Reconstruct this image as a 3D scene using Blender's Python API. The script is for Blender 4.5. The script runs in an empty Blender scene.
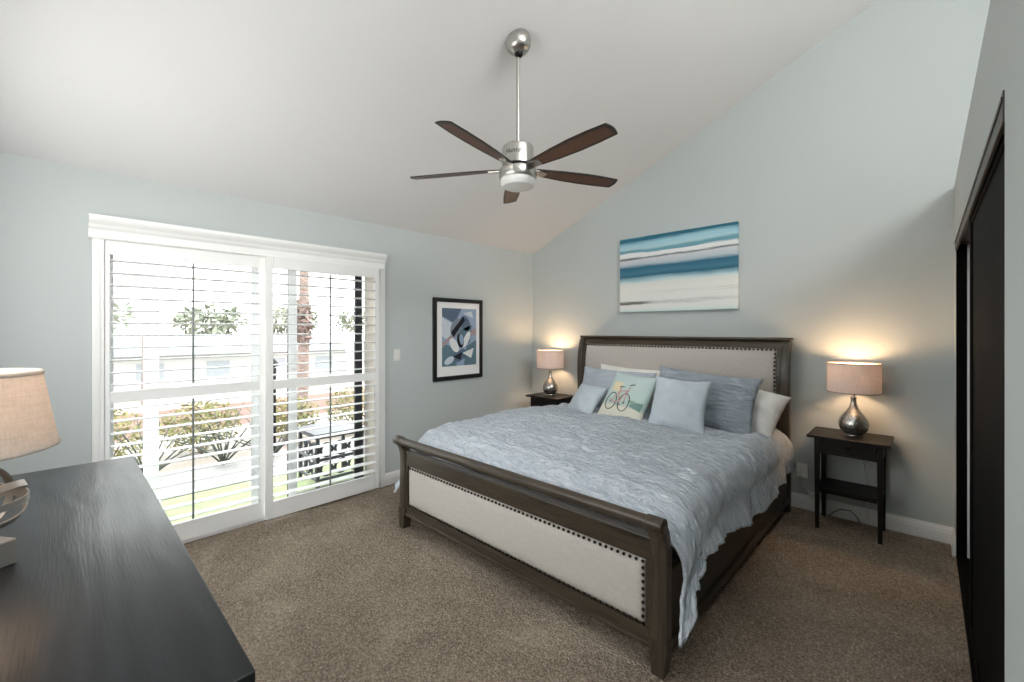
import bpy, bmesh, math, random
from mathutils import Vector, Matrix, noise
random.seed(7)
PI = math.pi
SC = bpy.context.scene
COL = SC.collection

# ---------------------------------------------------------------- camera, world, light, exposure
TH = 0.7643
CAM = Vector((3.6714, -4.2141, 1.4669))
cd = bpy.data.cameras.new('camera'); cam = bpy.data.objects.new('camera', cd); COL.objects.link(cam)
cd.sensor_width = 36; cd.lens = 432.27 / 1024 * 36; cd.shift_y = -11.56 / 1024
cd.clip_start = 0.02; cd.clip_end = 400
cam.location = CAM; cam.rotation_euler = (PI / 2, 0, TH)
SC.camera = cam

w = bpy.data.worlds.new('sky'); SC.world = w; w.use_nodes = True
nt = w.node_tree; nt.nodes.clear()
out = nt.nodes.new('ShaderNodeOutputWorld'); bg = nt.nodes.new('ShaderNodeBackground')
tc = nt.nodes.new('ShaderNodeTexCoord'); sp = nt.nodes.new('ShaderNodeSeparateXYZ')
rp = nt.nodes.new('ShaderNodeValToRGB')
rp.color_ramp.elements[0].position = 0.0; rp.color_ramp.elements[0].color = (1.0, 0.99, 0.97, 1)
rp.color_ramp.elements[1].position = 0.8; rp.color_ramp.elements[1].color = (0.88, 0.93, 1.0, 1)
nt.links.new(tc.outputs['Generated'], sp.inputs[0]); nt.links.new(sp.outputs['Z'], rp.inputs[0])
nt.links.new(rp.outputs[0], bg.inputs[0]); nt.links.new(bg.outputs[0], out.inputs[0])
bg.inputs[1].default_value = 4.0

def area(name, loc, direction, sx, sy, power, color=(1, 1, 1)):
    l = bpy.data.lights.new(name, 'AREA'); l.shape = 'RECTANGLE'; l.size = sx; l.size_y = sy
    l.energy = power; l.color = color
    o = bpy.data.objects.new(name, l); COL.objects.link(o); o.location = loc
    o.rotation_euler = Vector(direction).to_track_quat('-Z', 'Y').to_euler()
    return o
# unseen windows added for daylight: high one follows the ledge shadow, rear one is fill
area('daylight_high_window', (5.40, -3.0, 3.65), (-1, 0, -0.25), 2.5, 1.0, 46, (1.0, 0.985, 0.96))
area('rear_fill_light', (1.6, -4.90, 1.75), (0, 1, 0.05), 2.0, 0.95, 9, (1.0, 0.985, 0.96))
sn = bpy.data.lights.new('sun', 'SUN'); sn.energy = 1.2; sn.angle = math.radians(1.0); sn.color = (1, 0.95, 0.88)
so = bpy.data.objects.new('sun', sn); COL.objects.link(so); so.location = (-3, 3, 12)
so.rotation_euler = Vector((-0.5, -0.45, -1.0)).to_track_quat('-Z', 'Y').to_euler()

vs = SC.view_settings
SC.display_settings.display_device = 'sRGB'
vs.view_transform = 'Standard'; vs.look = 'None'; vs.exposure = 0.67; vs.gamma = 1.0
vs.use_curve_mapping = False
SC.cycles.max_bounces = 10; SC.cycles.diffuse_bounces = 6; SC.cycles.transparent_max_bounces = 12
SC.cycles.sample_clamp_indirect = 6.0
SC.cycles.use_denoising = True
SC.cycles.caustics_reflective = False; SC.cycles.caustics_refractive = False

# ---------------------------------------------------------------- node material helpers
def s2l(c):
    return tuple(((x / 255) / 12.92 if x / 255 <= 0.04045 else ((x / 255 + 0.055) / 1.055) ** 2.4) for x in c)

class M:
    def __init__(self, name, color=(0.5, 0.5, 0.5), rough=0.6, metal=0.0, spec=0.5):
        self.m = bpy.data.materials.new(name); self.m.use_nodes = True
        self.t = self.m.node_tree; self.n = self.t.nodes; self.n.clear()
        self.out = self.n.new('ShaderNodeOutputMaterial'); self.b = self.n.new('ShaderNodeBsdfPrincipled')
        self.t.links.new(self.b.outputs[0], self.out.inputs[0])
        self.b.inputs['Base Color'].default_value = (*color, 1)
        self.b.inputs['Roughness'].default_value = rough
        self.b.inputs['Metallic'].default_value = metal
        self.b.inputs['Specular IOR Level'].default_value = spec
    def L(self, a, b): self.t.links.new(a, b)
    def coords(self, kind='Object', scale=(1, 1, 1), rot=(0, 0, 0)):
        c = self.n.new('ShaderNodeTexCoord'); mp = self.n.new('ShaderNodeMapping')
        mp.inputs['Scale'].default_value = scale; mp.inputs['Rotation'].default_value = rot
        self.L(c.outputs[kind], mp.inputs[0]); return mp.outputs[0]
    def noise(self, vec, scale=5, detail=3, rough=0.5, dist=0.0):
        x = self.n.new('ShaderNodeTexNoise'); x.inputs['Scale'].default_value = scale
        x.inputs['Detail'].default_value = detail; x.inputs['Roughness'].default_value = rough
        x.inputs['Distortion'].default_value = dist
        if vec is not None: self.L(vec, x.inputs['Vector'])
        return x.outputs['Fac']
    def wave(self, vec, scale=5, dist=2, detail=2, dscale=1.0, axis='X', kind='BANDS'):
        x = self.n.new('ShaderNodeTexWave'); x.wave_type = kind
        if kind == 'BANDS': x.bands_direction = axis
        x.inputs['Scale'].default_value = scale; x.inputs['Distortion'].default_value = dist
        x.inputs['Detail'].default_value = detail; x.inputs['Detail Scale'].default_value = dscale
        self.L(vec, x.inputs['Vector']); return x.outputs['Fac']
    def voro(self, vec, scale=5, feature='F1'):
        x = self.n.new('ShaderNodeTexVoronoi'); x.feature = feature; x.inputs['Scale'].default_value = scale
        self.L(vec, x.inputs['Vector']); return x.outputs['Distance']
    def ramp(self, fac, stops, interp='LINEAR'):
        r = self.n.new('ShaderNodeValToRGB'); cr = r.color_ramp; cr.interpolation = interp
        while len(cr.elements) < len(stops): cr.elements.new(0.5)
        for e, (p, c) in zip(cr.elements, sorted(stops, key=lambda q: q[0])):
            e.position = p; e.color = (*c, 1) if len(c) == 3 else c
        self.L(fac, r.inputs[0]); return r.outputs[0]
    def math(self, op, a, b=None, clamp=False):
        x = self.n.new('ShaderNodeMath'); x.operation = op; x.use_clamp = clamp
        for i, v in enumerate((a, b)):
            if v is None: continue
            if isinstance(v, (int, float)): x.inputs[i].default_value = v
            else: self.L(v, x.inputs[i])
        return x.outputs[0]
    def mix(self, fac, a, b):
        x = self.n.new('ShaderNodeMix'); x.data_type = 'RGBA'
        for i, v in ((0, fac), (6, a), (7, b)):
            if isinstance(v, (int, float)): x.inputs[i].default_value = v
            elif isinstance(v, tuple): x.inputs[i].default_value = (*v, 1)
            else: self.L(v, x.inputs[i])
        return x.outputs[2]
    def color(self, s): self.L(s, self.b.inputs['Base Color']); return self
    def roughness(self, s): self.L(s, self.b.inputs['Roughness']); return self
    def bump(self, h, strength=0.3, dist=0.01):
        x = self.n.new('ShaderNodeBump'); x.inputs['Strength'].default_value = strength
        x.inputs['Distance'].default_value = dist; self.L(h, x.inputs['Height'])
        self.L(x.outputs[0], self.b.inputs['Normal']); return self

MAT = {}
def mk(key, *a, **k): MAT[key] = M(key, *a, **k); return MAT[key]

def wallmat(key, c, sc=60, st=0.12):
    m = mk(key, s2l(c), 0.85, spec=0.25); v = m.coords('Object')
    f = m.noise(v, 1.3, 2); m.color(m.mix(f, tuple(x * 0.97 for x in s2l(c)), tuple(min(1, x * 1.03) for x in s2l(c))))
    m.bump(m.noise(v, sc, 4, 0.6), st, 0.006)
wallmat('wall_paint', (187, 193, 192)); wallmat('ceiling_paint', (228, 228, 228), 45, 0.15)
m = mk('white_trim', s2l((236, 236, 234)), 0.35); m.bump(m.noise(m.coords('Object'), 30, 2), 0.03, 0.003)
m = mk('louver_white', s2l((236, 237, 236)), 0.4); m.bump(m.noise(m.coords('Object'), 20, 2), 0.02, 0.003)

m = mk('carpet', rough=0.95, spec=0.1); v = m.coords('Object')
big = m.noise(v, 1.6, 4, 0.6, 0.8); mid = m.noise(v, 14, 3, 0.6); fine = m.noise(v, 105, 3, 0.7)
c1 = m.ramp(big, [(0.36, s2l((130, 117, 103))), (0.52, s2l((158, 143, 127))), (0.66, s2l((186, 171, 152)))])
c2 = m.ramp(fine, [(0.3, s2l((58, 48, 40))), (0.5, s2l((156, 141, 125))), (0.72, s2l((244, 228, 206)))])
m.color(m.mix(0.55, c1, c2))
h = m.math('ADD', m.math('MULTIPLY', fine, 1.0), m.math('MULTIPLY', m.voro(v, 95), -0.9))
h = m.math('ADD', h, m.math('MULTIPLY', mid, 1.0)); m.bump(h, 0.8, 0.014)

def wood(key, dark, light, scale=(1, 1, 1), sc=6, rough=0.4, bstr=0.15, dist=3.0, lo=0.2, hi=0.8, axis='Y'):
    m = mk(key, rough=rough); v = m.coords('Object', scale)
    n1 = m.noise(v, sc, 6, 0.65, dist * 0.3); n2 = m.noise(v, sc * 6, 3, 0.6)
    f = m.math('ADD', m.math('MULTIPLY', n1, 0.75), m.math('MULTIPLY', n2, 0.25))
    m.color(m.ramp(f, [(lo, dark), (hi, light)])); m.bump(f, bstr, 0.004); return m
wood('bed_wood', s2l((34, 28, 22)), s2l((90, 78, 64)), (1.0, 14, 14), 4, 0.38, 0.12, lo=0.3, hi=0.75)
wood('bed_wood_vertical', s2l((36, 31, 25)), s2l((90, 80, 66)), (14, 14, 1.0), 4, 0.38, 0.12, lo=0.3, hi=0.75)
wood('bed_wood_rail', s2l((30, 25, 21)), s2l((74, 63, 52)), (14, 1.0, 14), 4, 0.42, 0.12, lo=0.3, hi=0.75)
wood('black_brown_wood', s2l((13, 10, 9)), s2l((36, 29, 26)), (2, 14, 14), 4, 0.42, 0.1, lo=0.3, hi=0.8).b.inputs['Specular IOR Level'].default_value = 0.25

m = mk('dresser_wood', rough=0.36, spec=0.35); v = m.coords('Object', (0.55, 5.0, 5.0))
wv = m.wave(m.coords('Object', (0.35, 1.0, 1.0)), 5.5, 11.0, 2, 0.9, 'Y'); n0 = m.noise(m.coords('Object', (0.8, 2, 1)), 2.0, 3, 0.6)
fn = m.noise(m.coords('Object', (3, 60, 60)), 4, 3)
f = m.math('ADD', m.math('MULTIPLY', m.math('MULTIPLY', wv, n0), 0.7), m.math('MULTIPLY', fn, 0.4))
m.color(m.ramp(f, [(0.2, s2l((20, 22, 24))), (1.0, s2l((38, 40, 44)))]))
m.roughness(m.ramp(n0, [(0.3, (0.30,) * 3), (0.7, (0.42,) * 3)])); m.bump(f, 0.4, 0.003)

m = mk('blade_wood', rough=0.42); v = m.coords('UV')
sx = m.n.new('ShaderNodeSeparateXYZ'); m.L(v, sx.inputs[0])
du = m.math('MINIMUM', sx.outputs[0], m.math('SUBTRACT', 1.0, sx.outputs[0]))
du = m.math('MULTIPLY', du, 3.8)
dv = m.math('MINIMUM', sx.outputs[1], m.math('SUBTRACT', 1.0, sx.outputs[1]))
ed = m.math('MINIMUM', du, dv)
g = m.noise(m.coords('UV', (1.2, 14, 1)), 4, 5, 0.6, 0.5)
wd = m.ramp(g, [(0.3, s2l((62, 36, 24))), (0.75, s2l((120, 76, 50)))])
m.color(m.mix(m.ramp(ed, [(0.07, (0, 0, 0)), (0.2, (1, 1, 1))]), s2l((18, 12, 10)), wd))

m = mk('brushed_nickel', s2l((190, 187, 182)), 0.3, 1.0); m.bump(m.noise(m.coords('Object', (4, 4, 200)), 8, 2), 0.06, 0.001)
mk('dark_metal', s2l((32, 31, 30)), 0.4, 0.8)
mk('iron', s2l((150, 147, 143)), 0.40, 0.6)
mk('nail_bronze', s2l((58, 50, 42)), 0.35, 0.8)
mk('black_frame', s2l((16, 15, 15)), 0.35)
mk('black_closet', s2l((8, 7, 7)), 0.7, 0.0, 0.08)
m = mk('bronze_track', s2l((74, 70, 67)), 0.45, 0.6); m.bump(m.noise(m.coords('Object'), 120, 2), 0.2, 0.002)
mk('mirror', (0.82, 0.84, 0.84), 0.03, 1.0)
mk('white_plastic', s2l((228, 227, 222)), 0.4)
mk('switch_slot', s2l((70, 68, 66)), 0.5)
mk('paper_white', s2l((236, 236, 234)), 0.75)

m = mk('frosted_glass', s2l((232, 232, 230)), 0.35); m.b.inputs['Transmission Weight'].default_value = 0.0

def linen(key, c, sc=420, var=0.12, bstr=0.25):
    m = mk(key, s2l(c), 0.9, spec=0.15)
    a = m.noise(m.coords('Object', (1, 1, 0.06)), sc, 2); b = m.noise(m.coords('Object', (0.06, 0.06, 1)), sc, 2)
    f = m.math('ADD', m.math('MULTIPLY', a, 0.5), m.math('MULTIPLY', b, 0.5)); c = s2l(c)
    m.color(m.ramp(f, [(0.3, tuple(x * (1 - var) for x in c)), (0.7, tuple(min(1, x * (1 + var)) for x in c))]))
    m.bump(f, bstr, 0.002); return m
linen('headboard_linen', (190, 184, 178)); linen('footboard_linen', (205, 200, 192))

# ruched duvet: UV in metres, gathers run across the bed
m = mk('duvet_cloth', rough=0.8, spec=0.2)
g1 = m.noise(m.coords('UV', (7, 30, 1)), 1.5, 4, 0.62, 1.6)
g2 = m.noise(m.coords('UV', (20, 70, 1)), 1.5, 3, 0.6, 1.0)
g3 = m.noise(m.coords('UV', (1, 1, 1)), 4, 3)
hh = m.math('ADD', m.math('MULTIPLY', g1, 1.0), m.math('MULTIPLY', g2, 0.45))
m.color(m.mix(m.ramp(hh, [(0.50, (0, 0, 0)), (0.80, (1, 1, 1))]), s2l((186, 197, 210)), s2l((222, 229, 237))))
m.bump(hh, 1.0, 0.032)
def cloth(key, c, sc=9, st=0.35, d=0.01, stretch=(1, 1, 1), var=0.06):
    m = mk(key, s2l(c), 0.85, spec=0.15); f = m.noise(m.coords('UV', stretch), sc, 4, 0.6, 0.8); c = s2l(c)
    m.color(m.ramp(f, [(0.3, tuple(x * (1 - var) for x in c)), (0.7, tuple(min(1, x * (1 + var)) for x in c))]))
    m.bump(f, st, d); return m
cloth('white_cotton', (232, 230, 226), 5, 0.4, 0.02)
cloth('sham_cloth', (174, 183, 193), 3, 1.0, 0.045, (2, 6, 1), 0.16)
cloth('grey_sham_cloth', (180, 188, 198), 3, 0.6, 0.02, (2, 6, 1), 0.1)
cloth('light_blue_cloth', (194, 204, 212), 4, 0.25, 0.012)
cloth('mattress_cloth', (222, 222, 220), 9, 0.2)

def print_cloth():
    m = mk('bicycle_print_cloth', rough=0.85, spec=0.15)
    v = m.coords('UV'); s = m.n.new('ShaderNodeSeparateXYZ'); m.L(v, s.inputs[0])
    n = m.noise(m.coords('UV', (3, 6, 1)), 2.5, 4)
    y = m.math('ADD', s.outputs[1], m.math('MULTIPLY', n, 0.12))
    c = m.ramp(y, [(0.0, s2l((214, 212, 198))), (0.32, s2l((222, 220, 204))), (0.40, s2l((176, 196, 192))), (0.50, s2l((192, 210, 204))), (1.0, s2l((190, 206, 206)))])
    m.color(c); m.bump(m.noise(v, 6, 3), 0.25, 0.01)
print_cloth()
for k_, c_ in (('print_black', (44, 44, 48)), ('print_coral', (206, 164, 160)), ('print_yellow', (226, 216, 184)), ('print_teal', (118, 150, 142)), ('print_green', (144, 168, 152)),
               ('abs_slate', (92, 108, 128)), ('abs_blue', (150, 168, 192)), ('abs_pale', (200, 208, 216)), ('abs_black', (34, 36, 44)), ('abs_white', (226, 228, 228)),
               ('abs_teal', (96, 122, 134)), ('abs_rose', (168, 150, 152)), ('abs_grey', (130, 138, 148))):
    mk(k_, s2l(c_), 0.8, spec=0.2)

def shade(key, c, trans):
    m = mk(key, s2l(c), 0.9, spec=0.1)
    wv = m.noise(m.coords('Object', (1, 1, 0.05)), 260, 2); w2 = m.noise(m.coords('Object', (0.08, 0.08, 1)), 260, 2)
    f = m.math('ADD', m.math('MULTIPLY', wv, 0.5), m.math('MULTIPLY', w2, 0.5)); c = s2l(c)
    colr = m.ramp(f, [(0.35, tuple(x * 0.82 for x in c)), (0.65, c)]); m.color(colr)
    tr = m.n.new('ShaderNodeBsdfTranslucent'); m.L(colr, tr.inputs[0])
    mx = m.n.new('ShaderNodeMixShader'); mx.inputs[0].default_value = trans
    m.L(m.b.outputs[0], mx.inputs[1]); m.L(tr.outputs[0], mx.inputs[2]); m.L(mx.outputs[0], m.out.inputs[0])
shade('shade_taupe', (222, 214, 212), 0.24); shade('shade_linen', (220, 210, 200), 0.34)
mk('shade_trim', s2l((120, 108, 100)), 0.7)
m = mk('bulb_glass', s2l((255, 240, 215)), 0.4); m.b.inputs['Emission Color'].default_value = (1, 0.78, 0.5, 1); m.b.inputs['Emission Strength'].default_value = 4
m = mk('mercury_glass', s2l((150, 146, 140)), 0.22, 0.9); v = m.coords('Object')
vo = m.voro(v, 130); m.color(m.ramp(vo, [(0.1, s2l((220, 217, 212))), (0.8, s2l((150, 146, 140)))])); m.bump(vo, 0.3, 0.002)

def glassmat():
    m = M('window_glass'); m.n.remove(m.b)
    g = m.n.new('ShaderNodeBsdfGlossy'); g.inputs['Roughness'].default_value = 0.02
    t = m.n.new('ShaderNodeBsdfTransparent'); t.inputs[0].default_value = (0.96, 0.985, 0.975, 1)
    fr = m.n.new('ShaderNodeFresnel'); fr.inputs[0].default_value = 1.35; mx = m.n.new('ShaderNodeMixShader')
    m.L(fr.outputs[0], mx.inputs[0]); m.L(t.outputs[0], mx.inputs[1]); m.L(g.outputs[0], mx.inputs[2]); m.L(mx.outputs[0], m.out.inputs[0])
    MAT['window_glass'] = m
glassmat()
mk('slider_grey', s2l((236, 238, 238)), 0.45); mk('rod_grey', s2l((124, 128, 126)), 0.5); mk('glass_edge', s2l((176, 198, 194)), 0.3); mk('slider_black', s2l((44, 44, 50)), 0.4)
cloth('vane_cloth', (226, 222, 214), 5, 0.1)
# outdoors
m = mk('lawn_green', rough=0.95); v = m.coords('Object'); m.color(m.ramp(m.noise(v, 9, 5, 0.7), [(0.3, s2l((136, 146, 104))), (0.7, s2l((164, 172, 128)))])); m.bump(m.noise(v, 60, 3), 0.6, 0.03)
m = mk('concrete', rough=0.9); v = m.coords('Object'); m.color(m.ramp(m.noise(v, 5, 5), [(0.3, s2l((132, 128, 124))), (0.7, s2l((148, 145, 141)))]))
m = mk('dry_earth', rough=0.95); v = m.coords('Object', (1, 0.4, 1)); m.color(m.ramp(m.noise(v, 0.6, 5), [(0.35, s2l((134, 122, 110))), (0.65, s2l((150, 142, 136)))]))
m = mk('hedge_leaf', rough=0.8); v = m.coords('Object'); m.color(m.ramp(m.noise(v, 6, 3), [(0.3, s2l((96, 98, 58))), (0.55, s2l((134, 128, 82))), (0.75, s2l((160, 148, 112)))]))
mk('dark_leaf', s2l((52, 58, 48)), 0.6)
m = mk('tree_leaf', rough=0.8); v = m.coords('Object'); m.color(m.ramp(m.noise(v, 3, 3), [(0.3, s2l((118, 124, 108))), (0.7, s2l((146, 148, 132)))]))
mk('palm_leaf', s2l((104, 116, 98)), 0.7)
m = mk('palm_bark', rough=0.9); v = m.coords('Object', (1, 1, 3)); m.color(m.ramp(m.noise(v, 9, 4), [(0.3, s2l((108, 92, 86))), (0.7, s2l((146, 126, 118)))])); m.bump(m.noise(v, 9, 4), 0.8, 0.05)
m = mk('roof_tile', rough=0.8); v = m.coords('Object'); m.color(m.ramp(m.wave(v, 1.2, 0.5, 1, 1, 'Z'), [(0.2, s2l((112, 117, 122))), (0.8, s2l((122, 127, 132)))]))
mk('house_white', s2l((172, 171, 168)), 0.8); mk('house_tan', s2l((156, 132, 122)), 0.8); mk('house_window', s2l((138, 142, 146)), 0.4)
mk('bark_brown', s2l((92, 76, 62)), 0.9)
mk('cord_white', s2l((216, 214, 208)), 0.5); mk('cord_black', s2l((40, 40, 42)), 0.5)

def canvas_mat():
    m = mk('canvas_print', rough=0.7, spec=0.2)
    v = m.coords('UV'); s = m.n.new('ShaderNodeSeparateXYZ'); m.L(v, s.inputs[0]); U, V = s.outputs[0], s.outputs[1]
    n1 = m.noise(m.coords('UV', (1.2, 5, 1)), 1.4, 2, 0.5); n2 = m.noise(m.coords('UV', (3, 40, 1)), 2.0, 4, 0.65)
    y = m.math('ADD', V, m.math('MULTIPLY', m.math('SUBTRACT', n1, 0.5), 0.07))
    y = m.math('ADD', y, m.math('MULTIPLY', m.math('SUBTRACT', n2, 0.5), 0.05))
    y = m.math('SUBTRACT', y, m.math('MULTIPLY', U, 0.02))
    dk = (48, 100, 122); md = (104, 154, 170); lt = (172, 204, 214); wh = (224, 226, 222)
    st = [(0.0, (206, 222, 218)), (0.03, wh), (0.15, wh), (0.30, (226, 226, 220)),
          (0.375, (218, 222, 216)), (0.41, (176, 204, 210)), (0.45, (120, 156, 168)), (0.47, dk), (0.51, (72, 120, 140)), (0.585, (48, 104, 128)), (0.625, (176, 190, 198)), (0.69, (206, 206, 208)), (0.715, (66, 88, 96)),
          (0.73, wh), (0.775, (226, 228, 228)), (0.79, md), (0.82, (112, 160, 172)), (0.84, lt), (0.90, (156, 198, 210)), (0.93, (120, 168, 182)), (0.95, dk), (0.985, (52, 112, 130)), (1.0, (128, 172, 182))]
    c = m.ramp(y, [(p, s2l(q)) for p, q in st])
    # a fading green-grey drift in the pale lower half
    g = m.noise(m.coords('UV', (2, 30, 1)), 2.5, 4, 0.6)
    band = m.ramp(y, [(0.20, (0, 0, 0)), (0.24, (1, 1, 1)), (0.27, (0, 0, 0))])
    k = m.math('MULTIPLY', m.math('MULTIPLY', band, m.ramp(g, [(0.45, (0, 0, 0)), (0.7, (1, 1, 1))])), m.math('MULTIPLY', U, 0.8))
    c = m.mix(k, c, s2l((132, 152, 140)))
    b2 = m.ramp(y, [(0.085, (0, 0, 0)), (0.10, (1, 1, 1)), (0.125, (1, 1, 1)), (0.145, (0, 0, 0))])
    left = m.ramp(U, [(0.22, (1, 1, 1)), (0.34, (0.25, 0.25, 0.25)), (1.0, (0.12, 0.12, 0.12))])
    k2 = m.math('MULTIPLY', b2, m.math('MAXIMUM', left, m.math('MULTIPLY', m.ramp(g, [(0.5, (0, 0, 0)), (0.62, (1, 1, 1))]), 0.6)))
    m.color(m.mix(k2, c, s2l((116, 116, 112)))); m.bump(n2, 0.15, 0.003)
canvas_mat()

# ---------------------------------------------------------------- mesh helpers
def nb(): return bmesh.new()
def box(bm, x0, x1, y0, y1, z0, z1, bev=0.0, seg=2):
    r = bmesh.ops.create_cube(bm, size=1.0); vs_ = r['verts']
    for v in vs_:
        v.co = Vector(((x0 + x1) / 2 + v.co.x * (x1 - x0), (y0 + y1) / 2 + v.co.y * (y1 - y0), (z0 + z1) / 2 + v.co.z * (z1 - z0)))
    if bev > 0:
        es = list({e for v in vs_ for e in v.link_edges})
        bmesh.ops.bevel(bm, geom=es, offset=bev, segments=seg, profile=0.5, affect='EDGES')
    return bm
def prism(bm, pts, axis, a0, a1, bev=0.0, seg=2):
    """pts: 2-D outline in the plane normal to axis ('x': (y,z), 'y': (x,z), 'z': (x,y)), extruded a0..a1"""
    def mkv(p, a):
        return Vector((a, p[0], p[1])) if axis == 'x' else Vector((p[0], a, p[1])) if axis == 'y' else Vector((p[0], p[1], a))
    A = [bm.verts.new(mkv(p, a0)) for p in pts]; B = [bm.verts.new(mkv(p, a1)) for p in pts]
    fs = [bm.faces.new(A), bm.faces.new(B[::-1])]
    n = len(pts)
    for i in range(n): fs.append(bm.faces.new((A[i], B[i], B[(i + 1) % n], A[(i + 1) % n])))
    bmesh.ops.recalc_face_normals(bm, faces=fs)
    if bev > 0:
        es = list(fs[0].edges) + list(fs[1].edges)
        bmesh.ops.bevel(bm, geom=es, offset=bev, segments=seg, profile=0.5, affect='EDGES')
    return bm
def lathe(bm, prof, c=(0, 0, 0), n=40, R=None, cap=True):
    rings = []
    for r, z in prof:
        ring = []
        for i in range(n):
            a = 2 * PI * i / n; p = Vector((r * math.cos(a), r * math.sin(a), z))
            if R: p = R @ p
            ring.append(bm.verts.new(p + Vector(c)))
        rings.append(ring)
    for a, b in zip(rings, rings[1:]):
        for i in range(n): bm.faces.new((a[i], a[(i + 1) % n], b[(i + 1) % n], b[i]))
    if cap:
        if prof[0][0] > 1e-5: bm.faces.new(rings[0][::-1])
        if prof[-1][0] > 1e-5: bm.faces.new(rings[-1])
    return bm
def tube(bm, pts, r, n=10, closed=False):
    pts = [Vector(p) for p in pts]; N = len(pts); rings = []
    rr = r if isinstance(r, (list, tuple)) else [r] * N
    prev = None
    for i, p in enumerate(pts):
        a = pts[(i - 1) % N] if (i > 0 or closed) else p; b = pts[(i + 1) % N] if (i < N - 1 or closed) else p
        t = (b - a).normalized()
        u = t.cross(Vector((0, 0, 1))) if prev is None else prev - t * prev.dot(t)
        if u.length < 1e-4: u = t.cross(Vector((0, 1, 0)))
        u.normalize(); prev = u; w_ = t.cross(u)
        rings.append([bm.verts.new(p + (u * math.cos(2 * PI * k / n) + w_ * math.sin(2 * PI * k / n)) * rr[i]) for k in range(n)])
    for i in range(N if closed else N - 1):
        a, b = rings[i], rings[(i + 1) % N]
        for k in range(n): bm.faces.new((a[k], a[(k + 1) % n], b[(k + 1) % n], b[k]))
    if not closed: bm.faces.new(rings[0][::-1]); bm.faces.new(rings[-1])
    return bm
def ball(bm, c, r, u=12, v=8, sz=(1, 1, 1)):
    x = bmesh.ops.create_uvsphere(bm, u_segments=u, v_segments=v, radius=r)
    for q in x['verts']: q.co = Vector((q.co.x * sz[0], q.co.y * sz[1], q.co.z * sz[2])) + Vector(c)
    return bm

def obj(name, bm, mat, parent=None, smooth=False, kind=None, label=None, angle=35, keep=False):
    me = bpy.data.meshes.new(name)
    bmesh.ops.recalc_face_normals(bm, faces=bm.faces[:]) if not keep else None
    bm.to_mesh(me); bm.free()
    me.materials.append(MAT[mat].m)
    if parent is not None:
        p = parent; off = Vector((0, 0, 0))
        while p is not None: off += p.location; p = p.parent
        me.transform(Matrix.Translation(-off))
    if smooth:
        for f in me.polygons: f.use_smooth = True
        try: me.set_sharp_from_angle(angle=math.radians(angle))
        except Exception: pass
    o = bpy.data.objects.new(name, me); COL.objects.link(o)
    if parent is not None: o.parent = parent
    if kind: o['kind'] = kind
    if label: o['label'] = label
    return o
def struct(name, bm, mat, parent=None, **k):
    return obj(name, bm, mat, parent, kind=('structure' if parent is None else None), **k)
def thing(name, label, cat, loc, group=None):
    o = bpy.data.objects.new(name, None); COL.objects.link(o); o.location = loc
    o.empty_display_size = 0.1
    o['label'] = label; o['category'] = cat
    if group: o['group'] = group
    return o
def tag(o, label, cat, group=None, kind=None):
    o['label'] = label; o['category'] = cat
    if group: o['group'] = group
    if kind: o['kind'] = kind
    return o
def place_origin(o, p):
    """move the origin of a single-mesh thing to p without moving its shape"""
    o.data.transform(Matrix.Translation(-Vector(p))); o.location = p; return o
def copy_tree(o, parent=None):
    c = o.copy(); COL.objects.link(c); c.parent = parent
    for ch in list(o.children): copy_tree(ch, c)
    return c

# ---------------------------------------------------------------- the room
SL = 0.4345; ZW = 2.44; XR = 3.808; XE = 5.30; YB = -4.70; YC = -2.94
def ceil_z(x): return ZW + SL * x
b = nb(); box(b, -0.12, XE + 0.12, YB - 0.12, 0.12, -0.12, -0.012)
def carpet_top(b):
    st = 0.0115; nx = int((XR + 0.1) / st); ny = int((0.0 - YB) / st); rows = []; rnd = random.Random(3)
    for j in range(ny + 1):
        y = YB + (0.0 - YB) * j / ny; row = []
        for i in range(nx + 1):
            x = (XR + 0.1) * i / nx
            z = -0.0055 + 0.0045 * rnd.uniform(-1, 1) + 0.003 * noise.noise(Vector((x * 22, y * 30, 0))) + 0.0015 * noise.noise(Vector((x * 3, y * 3, 4)))
            row.append(b.verts.new((x + rnd.uniform(-0.003, 0.003), y + rnd.uniform(-0.003, 0.003), z)))
        rows.append(row)
    for j in range(ny):
        for i in range(nx): b.faces.new((rows[j][i], rows[j][i + 1], rows[j + 1][i + 1], rows[j + 1][i]))
carpet_top(b); box(b, XR + 0.1, XE, YB, YC, -0.012, -0.004)
struct('floor', b, 'carpet', keep=True, smooth=True, angle=180)
DY0, DY1, DZ = -4.035, -2.165, 2.045      # patio door opening
b = nb()
prism(b, [(YB - 0.12, 0), (DY0, 0), (DY0, DZ), (DY1, DZ), (DY1, 0), (0.12, 0), (0.12, ZW), (YB - 0.12, ZW)], 'x', -0.14, 0.0)
struct('wall_left', b, 'wall_paint')
b = nb(); prism(b, [(-0.14, 0), (XE + 0.12, 0), (XE + 0.12, ceil_z(XE + 0.12)), (-0.14, ceil_z(-0.14))], 'y', 0.0, 0.12)
struct('wall_back', b, 'wall_paint')
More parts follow.
